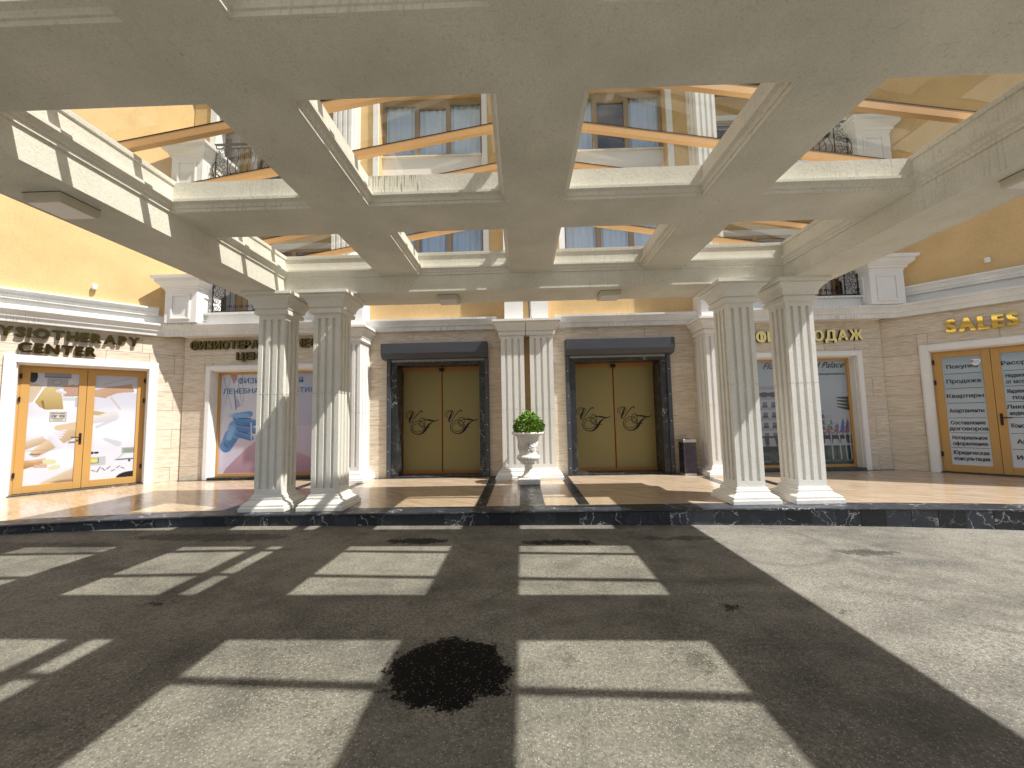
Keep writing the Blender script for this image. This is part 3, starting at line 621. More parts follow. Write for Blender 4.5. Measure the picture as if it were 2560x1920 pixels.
for cx in (-3.875, 4.385):
    mb = MB(); mb.sq(cx, 9.35, .215, .33, BASEP); mb.obj('pilaster_base', 'white', B)
    mb = MB(); mb.sq(cx, 9.35, .215, .33, [(d, z+.055) for d, z in capp(3.125)]); mb.obj('pilaster_capital', 'white', B)
    mb = MB(); k = .22 if cx < 0 else -.0; mb.box(cx-.2, cx+.2, 9.17, 9.7, 3.53, 4.15); mb.obj('pilaster_strip', 'white', B)
for x0, x1 in ((-4.40, -3.95), (4.29, 4.74)):
    shaft(x0, x1, 9.07, 9.8, 4.12, 12.2, 'frl').obj('upper_pilaster', 'white', B)
pilaster(-.44, .085, 9.05, 9.62, 3.23, 'fr'); pilaster(.215, .745, 9.05, 9.62, 3.23, 'fl')
mb = MB(); mb.box(.08, .22, 9.3, 9.62, .1, 12.2); mb.obj('recessed_strip', 'yellow', B)
mb = MB(); mb.sq(.15, 9.4, .60, .35, BASEP); mb.obj('pilaster_base', 'white', B)
for x0, x1 in ((-.44, .124), (.136, .745)):
    mb = MB(); cx = (x0+x1)/2; hx = (x1-x0)/2; R_ = []
    for d, z in [(d*.95, z+.02) for d, z in capp(3.215)]:
        l = x0-d if x0 < 0 else x0; r = x1+d if x0 > 0 else x1
        R_.append([(l, 9.05-d, z), (r, 9.05-d, z), (r, 9.64, z), (l, 9.64, z)])
    mb.rings(R_); mb.obj('pilaster_capital', 'white', B)
mb = MB(); mb.box(-.35, .088, 9.22, 9.62, 3.58, 12.2); mb.box(.245, .67, 9.22, 9.62, 3.58, 12.2); mb.obj('upper_pilaster', 'white', B)
mb = MB(); mb.tube([(.262, 9.205, 4.6), (.262, 9.205, 4.1), (.258, 9.2, 3.9), (.266, 9.2, 3.72), (.285, 9.19, 3.64), (.30, 9.17, 3.60), (.28, 9.13, 3.59)], .006, 6)
mb.obj('loose_cable', 'black', B)
# upper windows
def curtain(x0, x1, y, z0, z1, parent, ph=0):
    mb = MB(); n = int((x1-x0)/.018); P0 = []; 
    for i in range(n+1):
        x = x0+(x1-x0)*i/n; P0.append((x, y+.022*math.sin(x*38+ph+1.3*math.sin(x*7))+.01*math.sin(x*91)))
    mb.rings([[(a, b, z0) for a, b in P0], [(a, b, z1) for a, b in P0]], closed=False, caps=False); return mb.obj('curtain', 'curtain', parent, smooth=True)
for (x0, x1) in ((W1L, W1R), (W2L, W2R)):
    for dz in (0, 3.33):
        zs, zt = 4.80+dz, 6.33+dz; Fw = Fr(0, 9.6, 1, 0)
        zl = 4.45 if dz == 0 else 4.12+dz; mb = MB(); holes(mb, Fw, x0-.135, x1+.135, zl, zt+.22, .0, .055, [(x0, x1, zl, zt+.09)])
        W_ = mb.obj('window', 'white', B)
        mb = MB(); mb.fbox(Fw, x0, x1, -.34, -.27, zl, zs); mb.obj('apron_panel', 'white', W_)
        mb = MB(); mb.fbox(Fw, x0, x1, -.36, -.20, zs, zs+.035); mb.obj('sill', 'cornice', W_)
        a = x0; b = x1; m1 = a+.86; m2 = a+1.76; zb = zs+.035; fr = MB()
        sash = [(a+.07, m1-.02, zb+.05, zt-.06), (m1+.10, m2-.10, zb+.06, zt-.16), (m2+.02, b-.07, zb+.05, zt-.06)]
        holes(fr, Fw, a, b, zb, zt+.09, -.35, -.275, sash); fr.obj('frame', 'winframe', W_)
        for k, (p, q, c, d) in enumerate(sash):
            g = MB(); g.fbox(Fw, p-.005, q+.005, -.325, -.318, c-.005, d+.005); po = g.obj('pane', 'winglass', W_)
            fr2 = MB(); holes(fr2, Fw, p-.02, q+.02, c-.02, d+.02, -.272, -.265, [(p, q, c, d)]); fr2.obj('glazing_bead', 'winframe', W_)
            if not (x0 > 0 and k == 1 and dz > 0): curtain(p-.02, q+.02, 9.985, c-.05, d+.03, W_, k*2.+dz)
        g = MB(); g.box(a-.1, b+.1, 10.35, 10.4, 4.1+dz, zt+.2); g.box(a-.1, b+.1, 9.93, 10.35, zt+.09, zt+.2); g.obj('room_back', 'dark', W_)

# ------------------------------------------------------------------ sliding entrance doors
def ribbon(mb, P, W_, y=0., m=0):
    P = [Vector((a, 0, b)) for a, b in P]; Q = []; WW = []
    n = len(P)
    for i in range(n-1):      # catmull-rom
        p0, p1, p2, p3 = P[max(0, i-1)], P[i], P[i+1], P[min(n-1, i+2)]
        for k in range(6):
            t = k/6; Q.append(.5*((2*p1)+(p2-p0)*t+(2*p0-5*p1+4*p2-p3)*t*t+(3*p1-p0-3*p2+p3)*t**3)); WW.append(W_[i]*(1-t)+W_[i+1]*t)
    Q.append(P[-1]); WW.append(W_[-1]); L_ = []; R_ = []
    for i, q in enumerate(Q):
        t = (Q[min(i+1, len(Q)-1)]-Q[max(i-1, 0)]); t = t.normalized() if t.length else Vector((1, 0, 0)); n_ = Vector((-t.z, 0, t.x))
        L_.append((q.x+n_.x*WW[i], y, q.z+n_.z*WW[i])); R_.append((q.x-n_.x*WW[i], y, q.z-n_.z*WW[i]))
    for i in range(len(Q)-1): mb.quad(L_[i], L_[i+1], R_[i+1], R_[i], m=m)
MONO = [([(275, 232), (272, 200), (295, 172), (330, 165), (362, 180), (362, 210), (340, 238), (310, 246), (290, 230), (295, 200), (320, 178), (345, 176)], [1.2]*12),
        ([(352, 172), (338, 205), (322, 245), (312, 275), (320, 290), (340, 278), (368, 240), (395, 205), (420, 178), (442, 165), (452, 172), (446, 180)], [1.5, 5, 6, 4, 2, 1.5, 1.8, 2, 2.5, 2.2, 3, 2]),
        ([(415, 303), (385, 304), (355, 325), (345, 355), (365, 383), (405, 392), (450, 378), (476, 345), (470, 305), (440, 278), (400, 274), (358, 290), (330, 325), (332, 370), (360, 403), (405, 417), (450, 405), (485, 370), (515, 325), (545, 298), (572, 284)], [1, 1.2, 1.5, 1.6, 1.6, 1.6, 1.6, 1.6, 1.6, 1.6, 1.6, 1.6, 1.8, 2, 2, 2.4, 4.5, 7, 6, 3, 1]),
        ([(488, 318), (470, 328), (440, 338), (420, 318), (418, 280), (430, 252), (455, 242), (478, 258), (480, 290), (465, 318), (440, 322), (428, 300), (450, 270), (485, 262), (530, 266), (575, 277), (612, 272), (634, 259)], [1, 1.3, 1.5, 1.6, 1.6, 1.6, 1.8, 1.6, 1.4, 1.4, 1.3, 1.2, 1.4, 2.5, 5, 4, 2, 1]),
        ([(446, 348), (480, 346), (540, 349)], [1, 2.2, 1])]
def entrance(a0, a1, o0_, o1, shx0, shx1, label):
    y = 9.6; mb = MB()
    # marble surround: face strips, lintel, reveals
    mb.box(a0, o0_, y-.03, y+.56, 0, 2.68); mb.box(o1, a1, y-.03, y+.56, 0, 2.68); mb.box(a0, a1, y-.03, y+.56, 2.68, 2.82)
    D = mb.obj('entrance_door', 'marble', B, label=label); bevel(D, .004, 1)
    t = MB(); t.box(a0, a1, y-.05, y+.42, 0.0, .022); t.obj('threshold', 'marble', D)
    t = MB(); t.box(o0_, o1, y+.46, y+.60, .022, .06); t.obj('floor_track', 'slideframe', D)
    for p, q in ((a0-.09, a0), (a1, a1+.09)): t = MB(); t.box(p, q, y-.075, y-.002, 0, 2.82); bevel(t.obj('guide_rail', 'shutter', D), .004, 1)
    sc = MB()
    for p, q in ((a0-.045, 0), (a1+.045, 0)):
        for z in (.17, .62, 1.22, 1.85, 2.45): sc.lathe_y = None; sc.rings([[(p+.011*math.cos(k*.785), y-.077-dd, z+.011*math.sin(k*.785)) for k in range(8)] for dd in (0, .006)])
    sc.obj('screw', 'screw', D)
    # shutter box, chamfered below
    z0, z1 = 2.80, 3.20; dp = .26; pr = [(y-.004, z1), (y-dp, z1-.02), (y-dp, z0+.14), (y-dp+.09, z0+.02), (y-.004, z0)]
    t = MB(); t.rings([[(x, a, b) for a, b in pr] for x in (shx0, shx1)]); bx = t.obj('shutter_box', 'shutter', D); bevel(bx, .006, 2)
    t = MB()
    for xa in (shx0-.012, shx1): t.rings([[(x, a+(.01 if a < y-.1 else 0), b-.012 if b > 3 else b+.006) for a, b in pr] for x in (xa+.0, xa+.012)])
    t.obj('box_end_cap', 'shutter', D)
    t = MB(); t.box(a0+.02, a1-.02, y-.05, y-.033, z0-.045, z0+.004); t.obj('shutter_slat', 'shutterend', D)
    mid = (o0_+o1)/2; yg = y+.5
    t = MB(); t.box(o0_, o1, yg-.03, yg+.06, 2.60, 2.68); t.obj('header', 'slideframe', D)
    t = MB(); t.lathe(mid, yg-.07, [(.0, 2.56), (.05, 2.565), (.065, 2.60), (.06, 2.64), (.0, 2.645)], 16); t.obj('motion_sensor', 'black', D, smooth=True)
    for p, q in ((o0_+.01, mid-.012), (mid+.012, o1-.01)):
        t = MB(); holes(t, Fr(0, yg, 1, 0), p, q, .06, 2.60, -.03, .01, [(p+.022, q-.022, .11, 2.572)]); t.obj('door_leaf', 'slideframe', D)
        t = MB(); t.box(p+.018, q-.018, yg-.012, yg+.0, .105, 2.578); t.obj('gold_glass', 'goldglass', D)
        t = MB(); s_ = .00232; cx = (p+q)/2+.0
        for k, (P, W_) in enumerate(MONO):
            ribbon(t, [(cx+(a-455)*s_, 1.29-(b-290)*s_) for a, b in P], [w_*s_*1.7+.0012 for w_ in W_], yg-.016)
        t.obj('monogram', 'mono', D)
    t = MB(); t.box(mid-.01, mid+.01, yg+.012, yg+.02, .06, 2.6); t.obj('gap_seal', 'black', D)
    t = MB(); t.box(a0, a1, y+.62, y+.7, 0, 2.8); t.obj('dark_lobby', 'dark', D)
entrance(-3.13, -.86, -2.99, -1.0, -3.30, -.79, 'left sliding entrance door in black marble under a slate shutter box')
entrance(1.16, 3.46, 1.30, 3.32, 1.07, 3.60, 'right sliding entrance door in black marble beside the waste bin')

# ------------------------------------------------------------------ painted prints
class Paint:
    def __init__(s, W_, H, nx, ny, bg):
        s.W, s.H, s.nx, s.ny = W_, H, nx, ny
        u, v = np.meshgrid(np.linspace(0, 1, nx+1), np.linspace(0, 1, ny+1)); s.u, s.v = u, v; s.asp = H/W_
        s.c = np.zeros(u.shape+(3,)); s.c[:] = bg
    def blend(s, a, col): a = np.clip(a, 0, 1)[..., None]; s.c = s.c*(1-a)+np.array(col)*a
    def grad(s, c0, c1, ax='v'): t = (s.v if ax == 'v' else s.u)[..., None]; s.c = np.array(c0)*(1-t)+np.array(c1)*t
    def ell(s, cx, cy, rx, ry, col, soft=.15, rot=0, a=1):
        x = s.u-cx; y = (s.v-cy)*s.asp; c, t = math.cos(rot), math.sin(rot); X = (x*c+y*t)/rx; Y = (-x*t+y*c)/(ry*s.asp); d = np.hypot(X, Y); s.blend((1+soft-d)/soft*a*(d < 1+soft), col)
    def cap(s, x0, y0, x1, y1, r0_, r1, col, soft=.2, shade=None, a=1):
        A = s.asp; dx, dy = x1-x0, (y1-y0)*A; t = np.clip(((s.u-x0)*dx+(s.v-y0)*A*dy)/(dx*dx+dy*dy), 0, 1); px, py = x0+t*dx, y0*A+t*dy
        d = np.hypot(s.u-px, s.v*A-py)/(r0_+(r1-r0_)*t); m = np.clip((1+soft-d)/soft, 0, 1)*a
        if shade is None: s.blend(m, col)
        else:
            side = ((s.v*A-py)*(1 if dx >= 0 else -1))/(r0_+(r1-r0_)*t); k = np.clip(.5+.5*side, 0, 1)[..., None]; cc = np.array(col)*(1-k)+np.array(shade)*k; s.c = s.c*(1-m[..., None])+cc*m[..., None]
    def rect(s, x0, y0, x1, y1, col, a=1): s.blend(((s.u >= x0) & (s.u <= x1) & (s.v >= y0) & (s.v <= y1))*a*1., col)
    def poly(s, P, col, a=1, shade=None):
        ins = np.zeros(s.u.shape, bool); n = len(P)
        for i in range(n):
            (x0, y0), (x1, y1) = P[i], P[(i+1) % n]
            if y0 == y1: continue
            c = ((y0 > s.v) != (y1 > s.v)) & (s.u < (x1-x0)*(s.v-y0)/(y1-y0)+x0); ins ^= c
        if shade is None: s.blend(ins*a*1., col)
        else:
            ys_ = [p[1] for p in P]; k = np.clip((s.v-min(ys_))/(max(ys_)-min(ys_)), 0, 1)[..., None]; cc = np.array(col)*(1-k)+np.array(shade)*k; s.c = np.where(ins[..., None], s.c*(1-a)+cc*a, s.c)
    def noise(s, amt): s.c = np.clip(s.c*(1+rng.normal(0, amt, s.u.shape)[..., None]), 0, 1)
    def obj(s, name, parent, F, u0_, z0, w_, **k):
        nx, ny = s.nx, s.ny; X = u0_+s.u*s.W; Z = z0+(1-s.v)*s.H
        V = np.stack([F.o[0]+X*F.u[0]+w_*F.n[0], F.o[1]+X*F.u[1]+w_*F.n[1], Z], -1).reshape(-1, 3)
        i, j = np.meshgrid(np.arange(nx), np.arange(ny)); a = (j*(nx+1)+i).ravel(); Fc = np.stack([a+nx+1, a+nx+2, a+1, a], 1)
        me = bpy.data.meshes.new(name); me.from_pydata(V.tolist(), [], Fc.tolist()); me.materials.append(MAT['print'])
        at = me.color_attributes.new('Col', 'FLOAT_COLOR', 'POINT'); C4 = np.ones((V.shape[0], 4)); C4[:, :3] = s.c.reshape(-1, 3); at.data.foreach_set('color', C4.ravel())
        return link(name, me, parent, **k)
SK = (.60, .42, .24); SKD = (.36, .22, .12); LAV = (.66, .66, .75); GLV = (.74, .74, .82)
def leaf_a(W_, H):
    p = Paint(W_, H, 120, 300, LAV); p.grad((.60, .60, .70), (.70, .70, .78))
    p.ell(.8, .25, .5, .12, (.74, .74, .82), .8); p.ell(.3, .48, .6, .06, (.75, .75, .82), .8)
    p.rect(.28, .0, .82, .045, (.30, .31, .36)); p.rect(.28, .035, .82, .042, (.06, .10, .20)); p.rect(.34, .05, .76, .14, (.40, .40, .43)); p.ell(.54, .085, .085, .024, (.25, .25, .28), .1); p.ell(.54, .085, .072, .020, (.44, .44, .47), .1)
    p.ell(.06, .035, .085, .055, (.010, .008, .012), .12)
    p.poly([(0, .12), (.1, .10), (.28, .12), (.24, .18), (.12, .26), (0, .275)], (.58, .47, .36))
    p.poly([(.28, .135), (.45, .128), (.60, .15), (.66, .22), (.70, .33), (.34, .335), (.22, .31), (.10, .255), (.20, .19)], (.60, .47, .22), shade=(.38, .27, .10)); p.cap(.27, .26, .31, .325, .02, .01, (.22, .13, .05), .8)
    p.cap(.27, .135, .10, .27, .018, .014, (.82, .82, .86), .3)
    p.rect(.66, .18, .9, .215, (.50, .52, .60)); p.rect(.68, .222, .95, .25, (.56, .57, .62)); p.rect(.93, .22, 1, .31, (.48, .50, .58))
    for k in range(5): p.cap(.72+k*.07, .115+.008*(k % 2), .74+k*.07, .195, .052, .045, (.60, .40, .30), .25, (.34, .20, .14))
    p.cap(.56, .165, .70, .178, .035, .04, (.74, .75, .80), .2, (.5, .5, .58))
    p.cap(-.05, .655, .50, .585, .11, .085, (.64, .52, .40), .2, (.44, .33, .22)); p.cap(.22, .72, .95, .52, .10, .20, (.66, .52, .36), .2, (.44, .31, .18)); p.cap(.62, .50, 1.1, .485, .07, .12, (.62, .49, .33), .3)
    p.ell(.52, .565, .16, .035, GLV, .25, -.3); 
    for k in range(4): p.cap(.56, .55+k*.014, .78-.03*k, .525+k*.022, .035, .022, GLV, .3, (.52, .52, .62))
    p.cap(.50, .58, .75, .70, .075, .09, GLV, .2, (.56, .56, .66))
    p.rect(0, .694, .62, .699, (.30, .28, .28)); p.ell(.75, .78, .30, .07, (.78, .78, .84), .4)
    p.rect(.10, .725, .30, .735, (.15, .14, .18)); p.cap(-.05, .82, .30, .80, .12, .06, (.56, .36, .18), .25, (.34, .19, .08)); p.cap(.15, .79, .40, .775, .03, .02, (.60, .40, .26), .3)
    for k in range(3): p.cap(.2, .80+k*.02, .44, .825+k*.012, .02, .014, (.50, .32, .18), .3)
    p.ell(.50, .805, .13, .022, (.60, .62, .38), .2, .1); p.ell(.60, .855, .12, .02, (.62, .62, .44), .2, -.25)
    p.cap(.50, 1.02, 1.1, .93, .16, .20, (.62, .50, .36), .3, (.45, .33, .22)); p.ell(.85, .99, .2, .012, (.30, .19, .12), .8)
    # opening hours notice
    x0, y0, x1, y1 = .43, .355, .77, .445; p.rect(x0, y0, x1, y1, (.30, .28, .24)); p.rect(x0+.014, y0+.006, x1-.014, y1-.006, (.66, .64, .58))
    p.noise(.02); return p
def leaf_b(W_, H):
    p = Paint(W_, H, 90, 300, LAV); p.grad((.58, .59, .70), (.72, .72, .79)); p.ell(.6, .5, .6, .12, (.76, .76, .84), .8)
    p.cap(.2, .09, 1, .0, .012, .012, (.46, .48, .56), .5); p.cap(.75, .125, 1.1, .15, .10, .10, (.75, .75, .82), .2)
    p.poly([(0, .15), (.25, .12), (.55, .10), (.85, .075), (.92, .16), (.70, .165), (.5, .175), (.35, .20), (.2, .215), (.1, .20), (0, .19)], (.56, .37, .26), shade=(.42, .25, .16))
    for k in range(4): p.cap(.0, .155+k*.014, .38-.04*k, .175+k*.014, .03, .02, (.60, .40, .28), .3, (.33, .19, .12))
    p.cap(.38, .215, .60, .325, .028, .022, (.66, .64, .58), .2, (.42, .40, .36)); 
    p.poly([(0, .345), (.25, .36), (.52, .375), (.48, .43), (.25, .40), (0, .385)], (.52, .40, .24), shade=(.38, .28, .15))
    p.cap(0, .44, .42, .40, .08, .14, (.70, .68, .68), .4, (.56, .56, .62)); p.cap(.1, .5, .5, .43, .03, .02, (.56, .56, .64), .8)
    p.cap(.3, .62, .6, .67, .03, .06, (.55, .56, .64), .9); p.ell(.02, .745, .04, .012, (.02, .02, .03), .2); p.ell(.12, .745, .05, .010, (.02, .02, .03), .2)
    p.rect(.0, .785, .34, .865, (.48, .50, .54)); p.rect(.0, .795, .18, .845, (.12, .12, .10)); p.rect(.0, .80, .16, .84, (.66, .62, .18))
    p.rect(.70, .71, 1, .765, (.36, .38, .40)); p.rect(.74, .72, 1, .757, (.25, .30, .26)); p.rect(.55, .815, 1, .83, (.12, .15, .20)); p.cap(.58, .82, .75, .765, .012, .02, (.5, .52, .58), .4); p.rect(.86, .83, .92, .85, (.05, .05, .06))
    for k in range(7): p.cap(.05+.11*k, .91+.018*math.sin(k*2.), .12+.11*k, .90+.02*math.cos(k*3.), .014, .01, (.20, .20, .24), .5)
    p.ell(.95, 1.0, .34, .055, (.012, .012, .014), .1); p.noise(.02); return p
def win_physio(W_, H):
    p = Paint(W_, H, 260, 260, (.62, .64, .76)); p.grad((.60, .63, .74), (.52, .42, .58)); p.ell(.2, .35, .35, .35, (.70, .71, .80), .9); p.ell(.15, .85, .3, .2, (.66, .60, .74), .9)
    for a, b, c, d in ((.02, .0, .12, .35), (.10, .0, .05, .3), (.22, .0, .24, .28), (.18, .1, .23, .32)): p.cap(a, b, c, d, .004, .003, (.45, .46, .60), .8)
    p.poly([(.09, 0), (.17, 0), (.165, .05), (.13, .10), (.12, .06)], (.50, .28, .26)); p.poly([(.165, .22), (.215, .32), (.155, .35)], (.42, .44, .60)); p.cap(.14, .17, .165, .36, .006, .004, (.12, .14, .30), .4)
    p.poly([(.30, .0), (1, 0), (1, .55), (.62, .5), (.52, .3), (.45, .0)], (.42, .42, .56), a=.5); p.rect(.52, .0, .565, .16, (.05, .06, .10)); p.rect(.40, .0, .535, .15, (.06, .07, .12))
    # arm across the bottom
    p.poly([(.05, 1.0), (.08, .95), (.20, .83), (.33, .71), (.44, .64), (.56, .65), (.75, .76), (.95, .86), (1, .9), (1, 1)], (.56, .36, .46), shade=(.42, .25, .33)); p.cap(.45, .98, .75, .84, .07, .03, (.28, .12, .17), 1.)
    # instrument stand
    p.rect(.455, .42, .50, .47, (.45, .48, .60)); p.poly([(.44, .42), (.54, .40), (.53, .52), (.46, .56)], (.40, .43, .55)); p.cap(.475, .50, .48, .70, .010, .008, (.05, .05, .09), .3); p.cap(.50, .50, .515, .66, .010, .006, (.08, .08, .14), .3); p.ell(.50, .62, .035, .05, (.07, .08, .14), .2); p.ell(.50, .62, .022, .036, (.40, .38, .50), .2)
    # gloved hand
    G = (.16, .36, .72); GD = (.06, .17, .44)
    p.cap(.075, .725, .125, .63, .060, .070, G, .12, GD); p.ell(.20, .545, .105, .095, G, .15, -.4)
    for a, b, c, d, r in ((.17, .43, .31, .405, .036), (.20, .475, .36, .495, .040), (.21, .54, .36, .575, .038), (.20, .60, .33, .65, .034)): p.cap(a, b, c, d, r, r*.75, G, .15, GD)
    p.ell(.21, .42, .08, .018, (.24, .46, .80), .8); p.cap(.10, .64, .13, .55, .02, .02, (.28, .50, .84), 1.); p.cap(.19, .51, .34, .535, .004, .004, (.03, .10, .30), .8); p.cap(.20, .575, .33, .615, .004, .004, (.03, .10, .30), .8); p.cap(.20, .45, .32, .452, .004, .004, (.03, .10, .30), .8); p.cap(.05, .69, .10, .75, .004, .004, (.05, .14, .36), .8); p.cap(.325, .50, .335, .72, .006, .004, (.60, .62, .72), .5)
    p.noise(.02); return p
def win_palace(W_, H):
    p = Paint(W_, H, 280, 260, (.40, .50, .56)); p.grad((.42, .50, .55), (.47, .51, .58)); p.ell(.75, .5, .4, .25, (.48, .53, .60), .9)
    Wh = (.46, .49, .54); Dk = (.06, .07, .09)
    p.poly([(0, .24), (.42, .16), (.55, .22), (.55, 1), (0, 1)], Wh)
    for r in range(6):
        y = .27+.1*r; p.rect(0, y+.075, .55, y+.082, (.25, .27, .31)); p.rect(0, y+.08, .55, y+.10, (.35, .38, .43))
        for c_ in range(7): p.rect(.02+.078*c_, y+.02, .06+.078*c_, y+.072, (.16, .19, .24)); p.rect(.015+.078*c_, y+.055, .065+.078*c_, y+.075, (.05, .06, .08), .75)
    p.rect(0, .30, .55, .335, (.10, .08, .09)); p.rect(.0, .235, .42, .27, (.30, .32, .38), .7)
    P = [(.55, .34), (.60, .34), (.60, .38), (.66, .38), (.66, .42), (.72, .42), (.72, .47), (.78, .47), (.78, .53), (.84, .53), (.84, .60), (.90, .60), (.90, .75), (.55, .75)]
    p.poly(P, (.44, .47, .53))
    for r in range(7):
        for c_ in range(5):
            if .57+c_*.06 < .60+.055*r: p.ell(.575+.062*c_, .375+.055*r, .017, .018, (.12, .14, .18), .2); p.rect(.555+.062*c_, .39+.055*r, .60+.062*c_, .40+.055*r, Dk, .7)
    p.rect(.0, .72, 1, .80, (.07, .08, .10)); p.rect(.5, .72, 1, .76, (.03, .04, .05))
    for k in range(6): p.poly([(.56+.07*k, .76), (.60+.07*k, .76), (.615+.07*k, .83), (.555+.07*k, .83)], (.50, .53, .58)); p.poly([(.02+.09*k, .74), (.07+.09*k, .74), (.08+.09*k, .82), (.02+.09*k, .82)], (.42, .45, .50))
    p.rect(0, .82, 1, 1, (.035, .05, .055)); p.rect(0, .88, .5, .905, (.10, .13, .12)); p.rect(.0, .955, 1, .975, (.16, .20, .22))
    for k, x in enumerate((.62, .72, .81)): p.ell(x+.1, .90, .035, .07, (.08, .13, .10), .25); p.ell(x-.3, .92, .03, .06, (.07, .10, .09), .25)
    for x, cols in ((.80, ((.55, .56, .58), (.10, .28, .18), (.42, .10, .10))), (.87, ((.5, .5, .54), (.08, .12, .32), (.40, .09, .10))), (.92, ((.06, .10, .34), (.06, .10, .34), (.06, .10, .34))), (.96, ((.35, .08, .10), (.06, .08, .26), (.35, .08, .10)))):
        p.cap(x+.02, .55, x+.03, .95, .004, .005, (.50, .52, .55), .3)
        for k, c_ in enumerate(cols): p.poly([(x+.02, .56+.045*k), (x+.02-.008*k, .60+.045*k), (x-.005-.012*k, .64+.035*k), (x+.005-.006*k, .60+.035*k)], c_); p.poly([(x+.02, .57+.04*k), (x+.028, .61+.04*k), (x-.01, .70+.02*k)], c_, .8)
    for k in range(4): p.cap(.90, .36+.03*k, 1.02, .37+.035*k, .003, .012, (.06, .07, .06), .9)
    p.c *= .86; p.noise(.02); return p
def list_bg(W_, H):
    p = Paint(W_, H, 60, 160, (.3, .4, .5)); p.grad((.36, .47, .55), (.68, .71, .76)); p.ell(.2, .12, .6, .05, (.46, .56, .62), .9); p.ell(.9, .35, .5, .03, (.50, .58, .64), .9); p.noise(.01); return p
# casings, display windows
def casing(F, u0_, u1, zt, wd, label, sill=True, nm='display_window', wo=.045):
    c = MB(); holes(c, F, u0_-wd, u1+wd, 0, zt+wd, -.02, wo, [(u0_, u1, 0, zt)]); holes(c, F, u0_-wd+.02, u1+wd-.02, 0, zt+wd-.02, wo, wo+.012, [(u0_-.012, u1+.012, 0, zt+.012)])
    o = c.obj(nm, 'white', B, label=label); bevel(o, .006, 2)
    c = MB(); th = .018
    c.fbox(F, u0_, u0_+th, -.30, -.02, 0, zt); c.fbox(F, u1-th, u1, -.30, -.02, 0, zt); c.fbox(F, u0_, u1, -.30, -.02, zt-th, zt); c.obj('reveal', 'white', o)
    return o
WLo = casing(FWL, -7.67, -5.05, 2.67, .13, 'left display window with a blue gloved hand on its poster')
WRo = casing(FWR, 5.05, 7.93, 2.66, .13, 'right display window with a poster of a white palace and flags')
for o, F, a, b, zt, fn in ((WLo, FWL, -7.67, -5.05, 2.67, win_physio), (WRo, FWR, 5.05, 7.93, 2.66, win_palace)):
    t = MB(); t.fbox(F, a, b, -.33, .05, 0, .055); t.obj('sill', 'marble', o)
    t = MB(); holes(t, F, a+.018, b-.018, .055, zt-.018, -.25, -.19, [(a+.075, b-.075, .12, zt-.075)]); t.obj('frame', 'doorframe', o)
    p = fn(b-a-.14, zt-.19); p.obj('poster', o, F, a+.07, .115, -.22)
t1 = -6.75
put_text(WLo, FWL, 'ФИЗИОТЕРАПИЯ', -6.325, 2.36, .14, 1.68, -.215, bold=.007, mats=('whitetext',)); put_text(WLo, FWL, 'ФИЗИОТЕРАПИЯ', -6.325, 2.36, .14, 1.67, -.212, bold=.0032, mats=('bluetext',))
put_text(WLo, FWL, 'ЛЕЧЕБНАЯ ГИМНАСТИКА', -6.29, 2.11, .13, 2.50, -.215, bold=.007, mats=('whitetext',)); put_text(WLo, FWL, 'ЛЕЧЕБНАЯ ГИМНАСТИКА', -6.29, 2.11, .13, 2.49, -.212, bold=.0032, mats=('bluetext',))
put_text(WRo, FWR, 'Florence Grand Palace', 6.85, 2.42, .15, 1.94, -.214, shear=.5, mats=('text',), bold=.001)
put_text(WRo, FWR, 'www.florence-grand-palace.ru', 7.38, 2.25, .05, .88, -.214, mats=('text',), bold=.001)
# double doors on the angled walls
def ddoor(F, a, b, zt, rec, label, wd, side):
    o = casing(F, a, b, zt, wd, label, nm='double_door', wo=.05)
    m = (a+b)/2-(.0); yb = -rec
    t = MB(); t.fbox(F, a, b, -.3, .02, 0, .02); t.obj('threshold', 'marble', o)
    t = MB(); t.fbox(F, a+.018, a+.05, yb-.06, yb+.0, .02, zt-.018); t.fbox(F, b-.05, b-.018, yb-.06, yb, .02, zt-.018); t.fbox(F, a+.05, b-.05, yb-.06, yb, zt-.05, zt-.018); t.obj('frame', 'doorframe', o)
    t = MB(); t.fbox(F, a+.02, b-.02, yb-.075, yb-.062, .02, zt-.02); t.obj('door_backing', 'dark', o)  # dark sheet added so no light shows between the leaves
    G = []
    for k, (p, q) in enumerate(((a+.05, m-.003), (m+.003, b-.05))):
        g0, g1 = p+.125, q-.12; G.append((g0, g1)); t = MB(); holes(t, F, p, q, .025, zt-.052, yb-.05, yb+.012, [(g0, g1, .175, zt-.16)])
        bevel(t.obj('door_leaf', 'doorframe', o), .004, 1)
        for z in (.35, 1.9, zt-.3):
            h = MB(); hx = p+.0 if k == 0 else q; h.fbox(F, hx-.016, hx+.016, yb+.012, yb+.035, z, z+.10); h.obj('hinge', 'black', o)
    return o, m, G, yb
DL, mL, GL, yL = ddoor(FL, -2.66, -.665, 2.68, .24, 'double door with massage photographs below the PHYSIOTHERAPY CENTER letters', .165, -1)
DR, mR, GR, yR = ddoor(FR_, .77, 2.51, 2.65, .07, 'double door with a pale blue list of services below the SALES letters', .155, 1)
leaf_a(GL[0][1]-GL[0][0]+.01, 2.68-.335+.01).obj('poster', DL, FL, GL[0][0]-.005, .17, yL-.01)
leaf_b(GL[1][1]-GL[1][0]+.01, 2.68-.335+.01).obj('poster', DL, FL, GL[1][0]-.005, .17, yL-.01)
wn0 = GL[0][0]; ww = GL[0][1]-GL[0][0]
